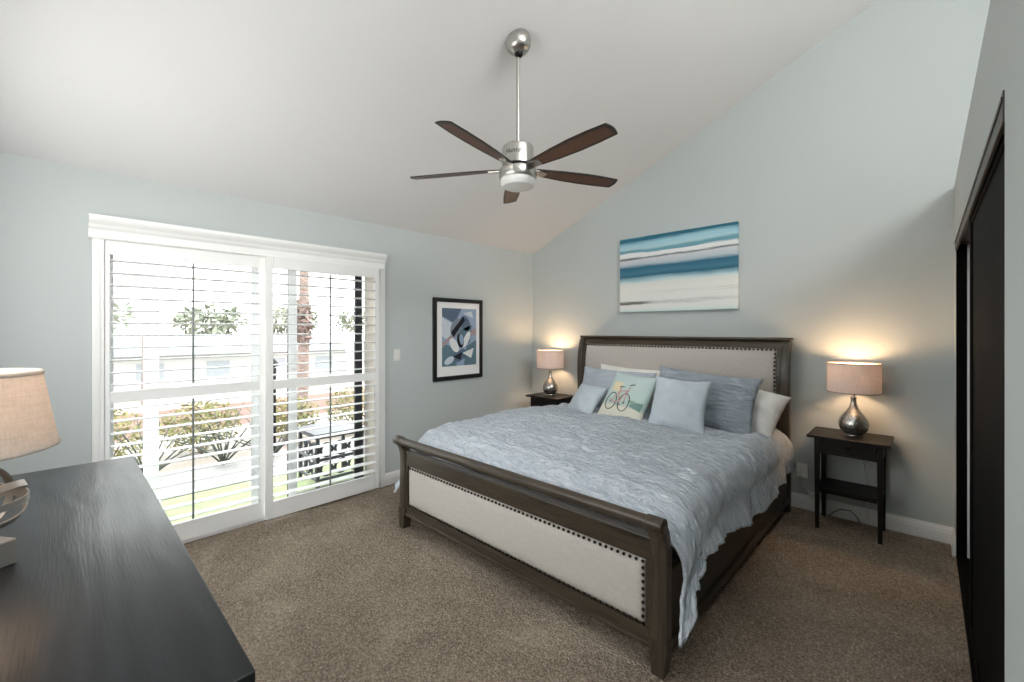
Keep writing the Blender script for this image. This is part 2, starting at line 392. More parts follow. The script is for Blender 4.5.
# wall behind the camera with an added window opening for fill light
b = nb(); RW = (0.6, 2.6, 1.28, 2.2)
box(b, -0.14, RW[0], YB - 0.12, YB, 0, ZW - 0.06); prism(b, [(RW[0], 0), (RW[1], 0), (RW[1], RW[2]), (RW[0], RW[2])], 'y', YB - 0.12, YB)
prism(b, [(-0.14, ZW - 0.06), (RW[0], ZW - 0.06), (RW[0], ceil_z(RW[0])), (-0.14, ceil_z(-0.14))], 'y', YB - 0.12, YB)
prism(b, [(RW[0], RW[3]), (RW[1], RW[3]), (RW[1], ceil_z(RW[1])), (RW[0], ceil_z(RW[0]))], 'y', YB - 0.12, YB)
prism(b, [(RW[1], 0), (XE + 0.12, 0), (XE + 0.12, ceil_z(XE + 0.12)), (RW[1], ceil_z(RW[1]))], 'y', YB - 0.12, YB)
struct('wall_front', b, 'wall_paint')
b = nb(); box(b, RW[0], RW[1], YB - 0.10, YB - 0.04, RW[2], RW[2] + 0.05); box(b, RW[0], RW[1], YB - 0.10, YB - 0.04, RW[3] - 0.05, RW[3])
for x in (RW[0], (RW[0] + RW[1]) / 2 - 0.025, RW[1] - 0.05): box(b, x, x + 0.05, YB - 0.10, YB - 0.04, RW[2] + 0.05, RW[3] - 0.05)
w2 = struct('added_window_2', b, 'white_trim')
# far right wall with an unseen high window above the closet, added where the ledge shadow points
b = nb(); HZ0, HZ1, HY0, HY1 = 3.1, 4.2, -4.3, -1.7
prism(b, [(YB - 0.12, 0), (0.12, 0), (0.12, HZ0), (YB - 0.12, HZ0)], 'x', XE, XE + 0.12)
prism(b, [(YB - 0.12, HZ1), (0.12, HZ1), (0.12, ceil_z(XE)), (YB - 0.12, ceil_z(XE))], 'x', XE, XE + 0.12)
prism(b, [(YB - 0.12, HZ0), (HY0, HZ0), (HY0, HZ1), (YB - 0.12, HZ1)], 'x', XE, XE + 0.12)
prism(b, [(HY1, HZ0), (0.12, HZ0), (0.12, HZ1), (HY1, HZ1)], 'x', XE, XE + 0.12)
struct('wall_right', b, 'wall_paint')
b = nb(); box(b, XE + 0.04, XE + 0.10, HY0, HY1, HZ0, HZ0 + 0.05); box(b, XE + 0.04, XE + 0.10, HY0, HY1, HZ1 - 0.05, HZ1)
for i in range(4):
    y = HY0 + (HY1 - HY0 - 0.05) * i / 3; box(b, XE + 0.04, XE + 0.10, y, y + 0.05, HZ0 + 0.05, HZ1 - 0.05)
struct('window_3', b, 'white_trim')
b = nb(); prism(b, [(-0.16, ceil_z(-0.16)), (XE + 0.14, ceil_z(XE + 0.14)), (XE + 0.14, ceil_z(XE + 0.14) + 0.14), (-0.16, ceil_z(-0.16) + 0.14)], 'y', YB - 0.14, 0.14)
struct('ceiling', b, 'ceiling_paint')
# closet box: front wall with opening, side wall and flat ledge
OY0, OY1, OZ = -2.635, -0.22, 2.05
b = nb()
prism(b, [(YC, 0), (OY0, 0), (OY0, OZ), (OY1, OZ), (OY1, 0), (0, 0), (0, ZW), (YC, ZW)], 'x', XR, XR + 0.11)
box(b, XR + 0.11, XE, YC, YC + 0.11, 0, ZW)
box(b, XR + 0.11, XE, YC + 0.11, 0, ZW - 0.11, ZW)
struct('wall_closet', b, 'wall_paint')
# closet doors
b = nb()
box(b, XR - 0.003, XR + 0.008, OY0 + 0.002, OY1 - 0.002, OZ - 0.075, OZ - 0.002, 0.002)
box(b, XR + 0.008, XR + 0.105, OY0 + 0.002, OY1 - 0.002, OZ - 0.03, OZ - 0.002)
box(b, XR - 0.006, XR - 0.002, OY0 + 0.002, OY1 - 0.002, OZ - 0.030, OZ - 0.018)
struct('trim_1', b, 'bronze_track')
b = nb(); box(b, XR + 0.001, XR + 0.11, OY0 + 0.002, OY1 - 0.002, 0.0, 0.016, 0.003); box(b, XR + 0.034, XR + 0.04, OY0 + 0.002, OY1 - 0.002, 0.016, 0.028)
struct('trim_2', b, 'black_closet')
def closet_door(name, x0, y0, y1, panel):
    z0, z1 = 0.03, OZ - 0.035; w_ = 0.05
    b = nb(); box(b, x0, x0 + 0.028, y0, y0 + w_, z0, z1, 0.003); box(b, x0, x0 + 0.028, y1 - w_, y1, z0, z1, 0.003)
    box(b, x0, x0 + 0.028, y0 + w_, y1 - w_, z0, z0 + w_, 0.003); box(b, x0, x0 + 0.028, y0 + w_, y1 - w_, z1 - w_, z1, 0.003)
    fr = struct(name, b, 'black_closet')
    obj('door_panel', box(nb(), x0 + 0.008, x0 + 0.02, y0 + w_ - 0.004, y1 - w_ + 0.004, z0 + w_ - 0.004, z1 - w_ + 0.004), panel, fr)
    return fr
d2 = closet_door('door_2', XR + 0.012, OY0 + 0.01, -1.22, 'black_closet')
closet_door('door_3', XR + 0.055, -2.50, -1.26, 'black_closet')
struct('trim_7', box(nb(), XR + 0.0505, XR + 0.112, OY1 - 0.014, OY1 - 0.001, 0.017, OZ - 0.04), 'white_trim')
struct('trim_6', box(nb(), XR + 0.002, XR + 0.050, OY1 - 0.014, OY1 - 0.001, 0.017, OZ - 0.04), 'black_closet')

# baseboards
def base_profile(d=0.016, h=0.115):
    return [(0, 0), (d, 0), (d, h * 0.62), (d * 0.72, h * 0.70), (d * 0.78, h * 0.78), (d * 0.4, h * 0.9), (d * 0.3, h), (0, h)]
b = nb(); prism(b, [(-y, z) for y, z in base_profile()], 'x', 0.016, XR); struct('baseboard_back', b, 'white_trim')
b = nb(); prism(b, base_profile(), 'y', -2.115, 0.0); prism(b, base_profile(), 'y', YB, -4.09); struct('baseboard_left', b, 'white_trim')
b = nb(); prism(b, [(XR - x, z) for x, z in base_profile()], 'y', -0.215, -0.016); prism(b, [(XR - x, z) for x, z in base_profile()], 'y', YC, OY0 - 0.005); struct('baseboard_right', b, 'white_trim')
b = nb(); prism(b, [(YB + y, z) for y, z in base_profile()], 'x', 0.016, XE - 0.02); struct('baseboard_front', b, 'white_trim')

# ---------------------------------------------------------------- patio door casing, slider, shutters
b = nb()
for (y0, y1) in ((-4.085, -4.03), (-2.175, -2.118)):
    box(b, 0.0, 0.022, y0, y1, 0, 2.03, 0.003); box(b, 0.022, 0.028, y0 + 0.008, y1 - 0.02, 0, 2.03, 0.002)
struct('trim_3', b, 'white_trim')
b = nb()
crown = [(0, 2.02), (0.030, 2.02), (0.036, 2.028), (0.030, 2.036), (0.030, 2.075), (0.042, 2.09), (0.048, 2.105), (0.066, 2.125), (0.072, 2.14), (0.072, 2.160), (0, 2.160)]
prism(b, crown, 'y', -4.10, -2.128); struct('trim_4', b, 'white_trim')
b = nb()
for (y0, y1) in ((DY0, DY0 + 0.02), (DY1 - 0.02, DY1)): box(b, -0.14, 0.0, y0, y1, 0, DZ - 0.02)
box(b, -0.14, 0.0, DY0, DY1, DZ - 0.02, DZ); box(b, -0.14, 0.0, DY0 + 0.02, DY1 - 0.02, 0.0, 0.02)
struct('trim_5', b, 'white_trim')

# slider behind the shutters
dr = bpy.data.objects.new('door_1', None); COL.objects.link(dr); dr.location = (-0.1, -3.1, 0); dr['kind'] = 'structure'
def frame(b, x0, x1, y0, y1, z0, z1, wl, wr, wt, wb):
    box(b, x0, x1, y0, y0 + wl, z0, z1, 0.002); box(b, x0, x1, y1 - wr, y1, z0, z1, 0.002)
    box(b, x0, x1, y0 + wl, y1 - wr, z0, z0 + wb, 0.002); box(b, x0, x1, y0 + wl, y1 - wr, z1 - wt, z1, 0.002)
b = nb(); frame(b, -0.135, -0.105, DY0 + 0.02, -3.121, 0.02, DZ - 0.02, 0.035, 0.068, 0.07, 0.08)
fx = obj('fixed_panel', b, 'slider_grey', dr)
obj('glass_pane', box(nb(), -0.122, -0.118, -3.979, -3.190, 0.1, DZ - 0.09), 'window_glass', fx)
b = nb(); frame(b, -0.100, -0.075, -2.937, -2.296, 0.02, DZ - 0.02, 0.066, 0.068, 0.075, 0.09)
b2 = nb(); box(b2, -0.074, -0.066, -2.935, -2.870, 0.03, DZ - 0.03, 0.002)
sl = obj('sliding_panel', b, 'slider_black', dr); obj('interlock_stile', b2, 'slider_grey', sl)
obj('glass_pane', box(nb(), -0.089, -0.085, -2.871, -2.364, 0.11, DZ - 0.095), 'window_glass', sl)

vb = thing('vertical_blind', 'stack of pale vertical blind vanes gathered at right side of patio door', 'blind', (-0.03, -2.22, 0.03))
for k in range(6):
    y = -2.285 + k * 0.021
    b = nb(); prism(b, [(-0.058, y), (-0.020, y + 0.012), (-0.019, y + 0.0145), (-0.0575, y + 0.0025)], 'z', 0.04, 1.985)
    obj('vane', b, 'vane_cloth', vb)
obj('head_rail', box(nb(), -0.06, -0.02, -2.30, -2.187, 1.985, 2.02, 0.003), 'white_plastic', vb)

def shutter(x, y0, y1, sl_, sr, label):
    """x: face centre; louver opening y0..y1; stile widths"""
    t = thing('plantation_shutter', label, 'shutter', (x, (y0 + y1) / 2, 0.0), 'sliding plantation shutter panels over the patio door')
    X0, X1 = x - 0.015, x + 0.015; z0, z1 = 0.022, 2.028
    for a, c in ((y0 - sl_, y0), (y1, y1 + sr)): obj('stile', box(nb(), X0, X1, a, c, z0, z1, 0.003), 'white_trim', t)
    obj('top_rail', box(nb(), X0, X1, y0, y1, 1.935, z1, 0.003), 'white_trim', t)
    obj('mid_rail', box(nb(), X0, X1, y0, y1, 1.008, 1.078, 0.003), 'white_trim', t)
    obj('bottom_rail', box(nb(), X0, X1, y0, y1, z0, 0.150, 0.003), 'white_trim', t)
    for (za, zb) in ((1.078, 1.935), (0.150, 1.008)):
        n = 11; st = (zb - za) / n
        for i in range(n):
            zc = za + st * (i + 0.5); pr = []
            for k in range(16):
                a = 2 * PI * k / 16; pr.append((x + 0.044 * math.cos(a), zc + 0.0058 * math.sin(a)))
            ti = math.radians(2.0)
            pr = [(x + (p - x) * math.cos(ti) - (q - zc) * math.sin(ti), zc + (p - x) * math.sin(ti) + (q - zc) * math.cos(ti)) for p, q in pr]
            b = nb(); prism(b, pr, 'y', y0 + 0.002, y1 - 0.002); obj('louver', b, 'louver_white', t, smooth=True)
        ym = (y0 + y1) / 2
        obj('tilt_rod', box(nb(), x + 0.0445, x + 0.0545, ym - 0.006, ym + 0.006, za + 0.02, zb - 0.012, 0.002), 'rod_grey', t)
    return t
shutter(-0.002, -4.004, -3.172, 0.024, 0.045, 'left white plantation shutter panel, set behind the other, nearer the dresser')
shutter(0.052, -3.090, -2.246, 0.050, 0.042, 'right white plantation shutter panel, overlapping in front, nearer the framed picture')

# switch and outlet
t = thing('light_switch', 'white rocker light switch on the wall beside the patio door', 'light switch', (0, -1.985, 1.22))
obj('plate', box(nb(), 0.0005, 0.007, -2.020, -1.950, 1.163, 1.277, 0.003), 'white_plastic', t)
obj('rocker', box(nb(), 0.006, 0.011, -2.001, -1.969, 1.187, 1.253, 0.003), 'white_plastic', t)
t = thing('wall_outlet', 'white wall outlet between the bed and the right nightstand', 'outlet', (2.935, 0, 0.31))
obj('plate', box(nb(), 2.898, 2.972, -0.007, -0.0005, 0.252, 0.368, 0.003), 'white_plastic', t)
for z in (0.283, 0.337): obj('socket', box(nb(), 2.920, 2.950, -0.010, -0.006, z - 0.014, z + 0.014, 0.003), 'white_plastic', t)
t = thing('power_adapter', 'white plug and cable dangling from the wall outlet', 'plug', (2.935, -0.03, 0.28))
obj('plug', box(nb(), 2.918, 2.954, -0.045, -0.0105, 0.262, 0.302, 0.006), 'white_plastic', t)
b = nb(); tube(b, [(2.94, -0.04, 0.27), (2.95, -0.05, 0.20), (2.98, -0.045, 0.165), (3.04, -0.04, 0.16), (3.09, -0.03, 0.17)], 0.004, 6)
obj('cable', b, 'cord_white', t, smooth=True)
b = nb(); box(b, 2.985, 3.06, -0.05, -0.02, 0.125, 0.160, 0.006); obj('power_brick', b, 'white_plastic', t)
b = nb(); tube(b, [(3.34, -0.018, 0.66), (3.31, -0.012, 0.55), (3.325, -0.012, 0.45), (3.345, -0.012, 0.36), (3.355, -0.03, 0.15), (3.36, -0.03, 0.04)], 0.003, 6)
tag(place_origin(obj('lamp_cord', b, 'cord_white', smooth=True), (3.36, -0.03, 0.04)), 'thin pale lamp cord hanging down the wall behind the right nightstand', 'cord')
b = nb(); tube(b, [(3.12, -0.06, 0.006), (3.15, -0.03, 0.04), (3.19, -0.022, 0.07), (3.25, -0.022, 0.075), (3.29, -0.025, 0.04), (3.31, -0.05, 0.006)], 0.003, 6)
tag(place_origin(obj('floor_cord', b, 'cord_black', smooth=True), (3.12, -0.06, 0.0)), 'thin black cord looping over the baseboard under the right nightstand', 'cord')

# ---------------------------------------------------------------- bed
BX0, BX1 = 0.842, 2.880
bed = thing('sleigh_bed', 'king size dark wood sleigh bed with nailhead trimmed linen headboard and footboard', 'bed', (1.86, -1.25, 0))
def sweep_profile(center):   # center: list of (y,z,half_thickness) -> closed outline in (y,z)
    L_, R_ = [], []
    for i, (y, z, h_) in enumerate(center):
        a = Vector(center[max(0, i - 1)][:2]); c = Vector(center[min(len(center) - 1, i + 1)][:2]); t_ = (c - a).normalized(); n_ = Vector((-t_.y, t_.x))
        L_.append((y + n_.x * h_, z + n_.y * h_)); R_.append((y - n_.x * h_, z - n_.y * h_))
    return L_ + R_[::-1]
def cr(pts, n):  # catmull-rom through tuples
    outp = []
    for i in range(len(pts) - 1):
        p0, p1, p2, p3 = pts[max(i - 1, 0)], pts[i], pts[i + 1], pts[min(i + 2, len(pts) - 1)]
        for k in range(n):
            t_ = k / n; outp.append(tuple(0.5 * ((2 * b_) + (-a_ + c_) * t_ + (2 * a_ - 5 * b_ + 4 * c_ - d_) * t_ ** 2 + (-a_ + 3 * b_ - 3 * c_ + d_) * t_ ** 3) for a_, b_, c_, d_ in zip(p0, p1, p2, p3)))
    outp.append(pts[-1]); return outp
hb_c = cr([(-0.150, 0.0, 0.036), (-0.150, 0.3, 0.036), (-0.158, 0.7, 0.036), (-0.170, 0.95, 0.036), (-0.170, 1.15, 0.034), (-0.140, 1.30, 0.034), (-0.098, 1.377, 0.034)], 5)
def hb_y(z):
    for a, c in zip(hb_c, hb_c[1:]):
        if a[1] <= z <= c[1]: return a[0] + (c[0] - a[0]) * (z - a[1]) / (c[1] - a[1])
    return hb_c[-1][0] if z > 1 else -0.15
for x0, x1 in ((BX0, BX0 + 0.060), (BX1 - 0.060, BX1)):
    obj('headboard_post', prism(nb(), sweep_profile(hb_c), 'x', x0, x1, 0.006), 'bed_wood_vertical', bed, smooth=True)
b = nb(); box(b, BX0 - 0.004, BX1 + 0.004, -0.150, -0.045, 1.377, 1.399, 0.008, 3)
obj('headboard_cap', b, 'bed_wood', bed, smooth=True)
def band(z0, z1, x0, x1, th, foff, n=14, prof=None):
    """curved panel following the headboard curve, front face offset foff towards the room"""
    F_, B_ = [], []
    for i in range(n + 1):
        z = z0 + (z1 - z0) * i / n; y = hb_y(z) - foff; F_.append((y - (prof(i / n) if prof else 0), z)); B_.append((hb_y(z) + th, z))
    return prism(nb(), F_ + B_[::-1], 'x', x0, x1, 0.003)
xi0, xi1 = BX0 + 0.060, BX1 - 0.060
obj('headboard_rail', band(1.312, 1.378, xi0, xi1, 0.03, 0.024), 'bed_wood', bed, smooth=True)
obj('headboard_rail', band(0.30, 0.42, xi0, xi1, 0.02, 0.02), 'bed_wood', bed, smooth=True)
for a, c in ((xi0, xi0 + 0.030), (xi1 - 0.030, xi1)): obj('headboard_stile', band(0.42, 1.312, a, c, 0.02, 0.022), 'bed_wood_vertical', bed, smooth=True)
def upholster(name, x0, x1, z0, z1, yf, back, mat, depth=0.022, nx=90, nz=26):
    b = nb(); g = {}
    for i in range(nx + 1):
        for j in range(nz + 1):
            x = x0 + (x1 - x0) * i / nx; z = z0 + (z1 - z0) * j / nz
            e = min(x - x0, x1 - x, z - z0, z1 - z); bul = depth * (1 - math.exp(-e / 0.018))
            g[i, j] = b.verts.new((x, yf(z) - bul, z))
    for i in range(nx):
        for j in range(nz): b.faces.new((g[i, j], g[i + 1, j], g[i + 1, j + 1], g[i, j + 1]))
    ring = [g[i, 0] for i in range(nx + 1)] + [g[nx, j] for j in range(1, nz + 1)] + [g[i, nz] for i in range(nx - 1, -1, -1)] + [g[0, j] for j in range(nz - 1, 0, -1)]
    bk = [b.verts.new((v.co.x, v.co.y + back, v.co.z)) for v in ring]
    for i in range(len(ring)):
        j = (i + 1) % len(ring); b.faces.new((ring[i], ring[j], bk[j], bk[i]))
    b.faces.new(bk)
    return obj(name, b, mat, bed, smooth=True, angle=60)
px0, px1, pz0, pz1 = xi0 + 0.030, xi1 - 0.030, 0.42, 1.312
up = upholster('upholstered_panel', px0, px1, pz0, pz1, lambda z: hb_y(z) - 0.012, 0.02, 'headboard_linen')
def nails(pts, r):
    b = nb()
    for p in pts: ball(b, p, r, 6, 4)
    return b
pts = []
n = int((px1 - px0) / 0.0325)
for i in range(n + 1): pts.append((px0 + 0.010 + (px1 - px0 - 0.02) * i / n, hb_y(1.299) - 0.030, 1.299))
n = int((pz1 - 0.62) / 0.0325)
for i in range(1, n + 1):
    z = 1.299 - i * 0.0325
    for x in (px0 + 0.010, px1 - 0.010): pts.append((x, hb_y(z) - 0.030, z))
obj('nailhead_trim', nails(pts, 0.0095), 'nail_bronze', up, smooth=True)

# footboard
YF = -2.435
fb_c = cr([(-2.435, 0.10, 0.030), (-2.435, 0.30, 0.030), (-2.432, 0.48, 0.029), (-2.445, 0.58, 0.028), (-2.480, 0.645, 0.026)], 5)
def rounded_top(c):
    o_ = sweep_profile(c); return o_
FX0, FX1 = 0.828, 2.886
for x0, x1 in ((FX0, FX0 + 0.072), (FX1 - 0.072, FX1)):
    b = nb(); prism(b, sweep_profile(fb_c), 'x', x0, x1, 0.005)
    obj('footboard_post', b, 'bed_wood_vertical', bed, smooth=True)
    b = nb()
    xm = (x0 + x1) / 2; s_ = -1 if xm < 1.8 else 1
    vsB = [(x0 + 0.010, -2.472), (x1 - 0.010, -2.472), (x1 - 0.010, -2.412), (x0 + 0.010, -2.412)]; vsT = [(x0 - 0.003, -2.470), (x1 + 0.003, -2.470), (x1 + 0.003, -2.398), (x0 - 0.003, -2.398)]
    A = [b.verts.new((x, y, 0)) for x, y in vsB]; B_ = [b.verts.new((x, y, 0.132)) for x, y in vsT]
    C_ = [b.verts.new((x, y, 0.145)) for x, y in vsT]
    b.faces.new(A[::-1]); b.faces.new(C_)
    for P_, Q_ in ((A, B_), (B_, C_)):
        for i in range(4): b.faces.new((P_[i], P_[(i + 1) % 4], Q_[(i + 1) % 4], Q_[i]))
    obj('foot', b, 'bed_wood_vertical', bed)
    # scrolled end block carrying the roll
    b = nb(); prism(b, [(-2.486 + 0.036 * math.cos(2 * PI * k / 20), 0.648 + 0.034 * math.sin(2 * PI * k / 20)) for k in range(20)], 'x', x0 - 0.003, x1 + 0.003, 0.004)
    obj('scroll_end', b, 'bed_wood', bed, smooth=True)
b = nb(); prism(b, [(-2.490 + 0.030 * math.cos(2 * PI * k / 24), 0.650 + 0.028 * math.sin(2 * PI * k / 24)) for k in range(24)], 'x', FX0 + 0.075, FX1 - 0.075)
obj('footboard_roll', b, 'bed_wood', bed, smooth=True)
fi0, fi1 = FX0 + 0.072, FX1 - 0.072
b = nb(); box(b, fi0, fi1, -2.455, -2.412, 0.466, 0.562, 0.004); box(b, fi0, fi1, -2.460, -2.410, 0.556, 0.571, 0.005)
obj('footboard_rail', b, 'bed_wood', bed)
b = nb(); box(b, fi0, fi1, -2.455, -2.412, 0.100, 0.174, 0.004); box(b, fi0, fi1, -2.466, -2.41, 0.098, 0.118, 0.006)
obj('footboard_rail', b, 'bed_wood', bed)
for a, c in ((fi0, fi0 + 0.026), (fi1 - 0.026, fi1)): obj('footboard_stile', box(nb(), a, c, -2.455, -2.412, 0.174, 0.466, 0.004), 'bed_wood_vertical', bed)
qx0, qx1, qz0, qz1 = fi0 + 0.026, fi1 - 0.026, 0.174, 0.466
up2 = upholster('upholstered_panel', qx0, qx1, qz0, qz1, lambda z: -2.440, 0.022, 'footboard_linen', 0.022, 100, 16)
up2['label'] = 'pale linen footboard panel'
pts = []; n = int((qx1 - qx0) / 0.031)
for i in range(n + 1):
    for z in (qz0 + 0.010, qz1 - 0.010): pts.append((qx0 + 0.010 + (qx1 - qx0 - 0.02) * i / n, -2.459, z))
n = int((qz1 - qz0) / 0.031)
for i in range(1, n):
    for x in (qx0 + 0.010, qx1 - 0.010): pts.append((x, -2.456, qz0 + 0.010 + (qz1 - qz0 - 0.02) * i / n))
obj('nailhead_trim', nails(pts, 0.0080), 'nail_bronze', up2, smooth=True)
for s_ in (-1, 1):
    xo = 2.868 if s_ > 0 else 0.854
    b = nb(); box(b, min(xo, xo - s_ * 0.03), max(xo, xo - s_ * 0.03), -2.405, -0.186, 0.10, 0.42, 0.004)
    box(b, min(xo - s_ * 0.02, xo + s_ * 0.012), max(xo - s_ * 0.02, xo + s_ * 0.012), -2.405, -0.186, 0.075, 0.125, 0.005)
    obj('side_rail', b, 'bed_wood_rail', bed)
obj('slat_base', box(nb(), 0.89, 2.835, -2.40, -0.19, 0.20, 0.24), 'bed_wood_rail', bed)
b = nb(); box(b, 0.91, 2.81, -2.19, -0.26, 0.245, 0.610, 0.05, 5)
tag(place_origin(obj('mattress', b, 'mattress_cloth', smooth=True), (1.86, -1.25, 0.245)), 'thick white mattress under the blue duvet on the sleigh bed', 'mattress')

# duvet ------------------------------------------------------------
def sm(a, b_, x):
    t_ = max(0, min(1, (x - a) / (b_ - a))); return t_ * t_ * (3 - 2 * t_)
def interp(tab, x):
    for (a, va), (c, vc) in zip(tab, tab[1:]):
        if a <= x <= c: return va + (vc - va) * (x - a) / (c - a)
    return tab[0][1] if x < tab[0][0] else tab[-1][1]
R_HEM = [(-2.40, 0.16), (-2.37, 0.18), (-2.33, 0.25), (-2.30, 0.36), (-2.25, 0.37), (-2.22, 0.46), (-2.10, 0.475), (-1.9, 0.455), (-1.43, 0.425), (-1.0, 0.40), (-0.67, 0.375), (-0.2, 0.37)]
L_HEM = [(-2.42, 0.22), (-2.3, 0.26), (-2.0, 0.34), (-1.0, 0.36), (-0.2, 0.38)]
def duvet():
    NU, NV = 260, 230; b = nb(); uvl = b.loops.layers.uv.new('UVMap'); g = {}; UVs = {}
    y_head, y_foot = -0.245, -2.388
    for j in range(NV + 1):
        v = j / NV; y0 = y_head + (y_foot - y_head) * v
        ztop = 0.730 - 0.050 * sm(-1.4, -0.6, y0) - 0.05 * sm(-1.9, -2.3, y0)
        foot = sm(-2.22, -2.41, y0)              # sinks inside the footboard
        ztop -= 0.12 * foot ** 1.2
        hr = interp(R_HEM, y0); hl = interp(L_HEM, y0)
        xl, xr = 0.800, 2.945 - 0.050 * sm(-1.4, -0.3, y0) - 0.012 * sm(-2.1, -2.35, y0); rad = 0.17
        # cross-section sampled by arc length : left hem, side, round edge, top, round edge, side, right hem
        segL = max(0.02, ztop - rad - hl); segR = max(0.02, ztop - rad - hr); arc = rad * PI / 2; top = (xr - rad) - (xl + rad)
        tot = segL + arc + top + arc + segR
        for i in range(NU + 1):
            s = tot * i / NU
            if s < segL:
                q = s / segL; x = xl - (0.035 + 0.09 * sm(-1.9, -2.35, y0)) * (1 - q); z = hl + s; nrm = Vector((-1, 0, 0)); side = 1 - q
            elif s < segL + arc:
                a = (s - segL) / rad; x = xl + rad - rad * math.cos(a); z = ztop - rad + rad * math.sin(a); nrm = Vector((-math.cos(a), 0, math.sin(a))); side = 0
            elif s < segL + arc + top:
                x = xl + rad + (s - segL - arc); z = ztop; nrm = Vector((0, 0, 1)); side = 0
                c = (x - (xl + rad)) / top; z += 0.028 * math.sin(PI * c) * (1 - foot)
            elif s < segL + 2 * arc + top:
                a = PI / 2 - (s - segL - arc - top) / rad; x = xr - rad + rad * math.cos(a); z = ztop - rad + rad * math.sin(a); nrm = Vector((math.cos(a), 0, math.sin(a))); side = 0
            else:
                q = (s - segL - 2 * arc - top) / segR; x = xr + (0.040 - 0.03 * sm(-1.2, -0.4, y0) - 0.01 * sm(-2.0, -2.35, y0)) * q; z = ztop - rad - q * segR; nrm = Vector((1, 0, 0)); side = q
            y = y0 - 0.075 * side * sm(-1.9, -2.37, y0)
            wrap = sm(-2.325, -2.385, y0) * min(1, side * 3)      # the foot corners fold back round towards the posts
            if side > 0: x += (0.085 if x < 1.8 else -0.022) * wrap * side ** 0.5
            p = Vector((x, y, z)); sx_ = s - tot / 2
            # folds: soft undulation, gathers across the bed, vertical pleats on the drop
            d = 0.024 * noise.noise(Vector((x * 2.1, y * 2.3, z * 2))) + 0.012 * noise.noise(Vector((sx_ * 5, y * 9, 3.1)))
            d += 0.0115 * noise.noise(Vector((sx_ * 9, y * 34, 7.7))) + 0.007 * noise.noise(Vector((sx_ * 22, y * 70, 1.7)))
            d += side * 0.012 * math.sin(y * 17 + 2.2 * noise.noise(Vector((y * 2, z * 2, 0)))) * (0.5 + 0.5 * side)
            if side == 0 and s > segL + arc and s < segL + arc + top: d = d * (1 - 0.6 * foot)
            p += nrm * (d + 0.006)
            if j == NV or foot > 0.999: pass
            g[i, j] = b.verts.new(p); UVs[i, j] = (sx_, y0)
    for i in range(NU):
        for j in range(NV):
            ks = ((i, j), (i + 1, j), (i + 1, j + 1), (i, j + 1)); f = b.faces.new([g[k] for k in ks])
            for lp, k in zip(f.loops, ks): lp[uvl].uv = UVs[k]
    o = obj('duvet', b, 'duvet_cloth', smooth=True, angle=180)
    md = o.modifiers.new('thickness', 'SOLIDIFY'); md.thickness = 0.014; md.offset = -1
    return o
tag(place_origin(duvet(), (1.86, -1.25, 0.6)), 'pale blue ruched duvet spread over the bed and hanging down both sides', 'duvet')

# pillows ----------------------------------------------------------
def pillow(name, w_, h_, t_, mat, center, yaw, lean, roll, label, cat, group=None, seed=0, wr=0.012, pinch=0.10, n=44, sag=0.0):
    """stands in its local x (width) / z (height) plane, front towards local -y"""
    def surf(u, v, side):
        a = max(0.0, 1 - abs(u) ** 2.6); c = max(0.0, 1 - abs(v) ** 2.6)
        th = t_ / 2 * (a * c) ** 0.48
        x = u * w_ / 2 * (1 - pinch * (1 - abs(v) ** 2) * abs(u) ** 3 * 0.8); z = v * h_ / 2 * (1 - pinch * (1 - abs(u) ** 2) * abs(v) ** 3)
        z -= sag * (1 - u * u) * (v > 0) * v
        if a * c > 0:
            q = Vector((x * 5 + seed, z * 5, seed * 1.7 + side)); th += (a * c) ** 0.3 * (wr * noise.noise(q) + wr * 0.5 * noise.noise(q * 2.7 + Vector((0, 0, 5))))
        return Vector((x, -th * side, z))
    b = nb(); uvl = b.loops.layers.uv.new('UVMap'); G = {}
    for side in (1, -1):
        for i in range(n + 1):
            for j in range(n + 1):
                u = -1 + 2 * i / n; v = -1 + 2 * j / n
                u = math.sin(u * PI / 2) * 0.55 + u * 0.45; v = math.sin(v * PI / 2) * 0.55 + v * 0.45
                if side == -1 and (i in (0, n) or j in (0, n)): G[side, i, j] = G[1, i, j]; continue
                G[side, i, j] = (b.verts.new(surf(u, v, side)), ((u + 1) / 2, (v + 1) / 2))
    for side in (1, -1):
        for i in range(n):
            for j in range(n):
                ks = [(side, i, j), (side, i + 1, j), (side, i + 1, j + 1), (side, i, j + 1)]
                if side == -1: ks = ks[::-1]
                f = b.faces.new([G[k][0] for k in ks])
                for lp, k in zip(f.loops, ks): lp[uvl].uv = G[k][1]
    o = obj(name, b, mat, smooth=True, angle=180)
    o.location = center
    o.rotation_euler = (Matrix.Rotation(yaw, 3, 'Z') @ Matrix.Rotation(lean, 3, 'X') @ Matrix.Rotation(roll, 3, 'Y')).to_euler()
    tag(o, label, cat, group); o['_'] = 0; del o['_']
    return o, surf
D = math.radians
pillow('bed_pillow', 0.80, 0.44, 0.17, 'white_cotton', (1.57, -0.325, 0.885), 0, D(-18), D(2), 'white sleeping pillow peeking out behind the left blue sham', 'pillow', 'white sleeping pillows', 1, 0.02)
pillow('bed_pillow', 0.56, 0.40, 0.18, 'white_cotton', (2.61, -0.42, 0.840), 0, D(-26), D(15), 'white sleeping pillow sticking out at the right side by the headboard post', 'pillow', 'white sleeping pillows', 2, 0.03)
pillow('pillow_sham', 0.80, 0.43, 0.16, 'grey_sham_cloth', (1.49, -0.52, 0.880), 0, D(-24), D(1), 'left grey-blue pillow sham, mostly behind the bicycle cushion', 'pillow', 'blue pillow shams', 3, 0.02)
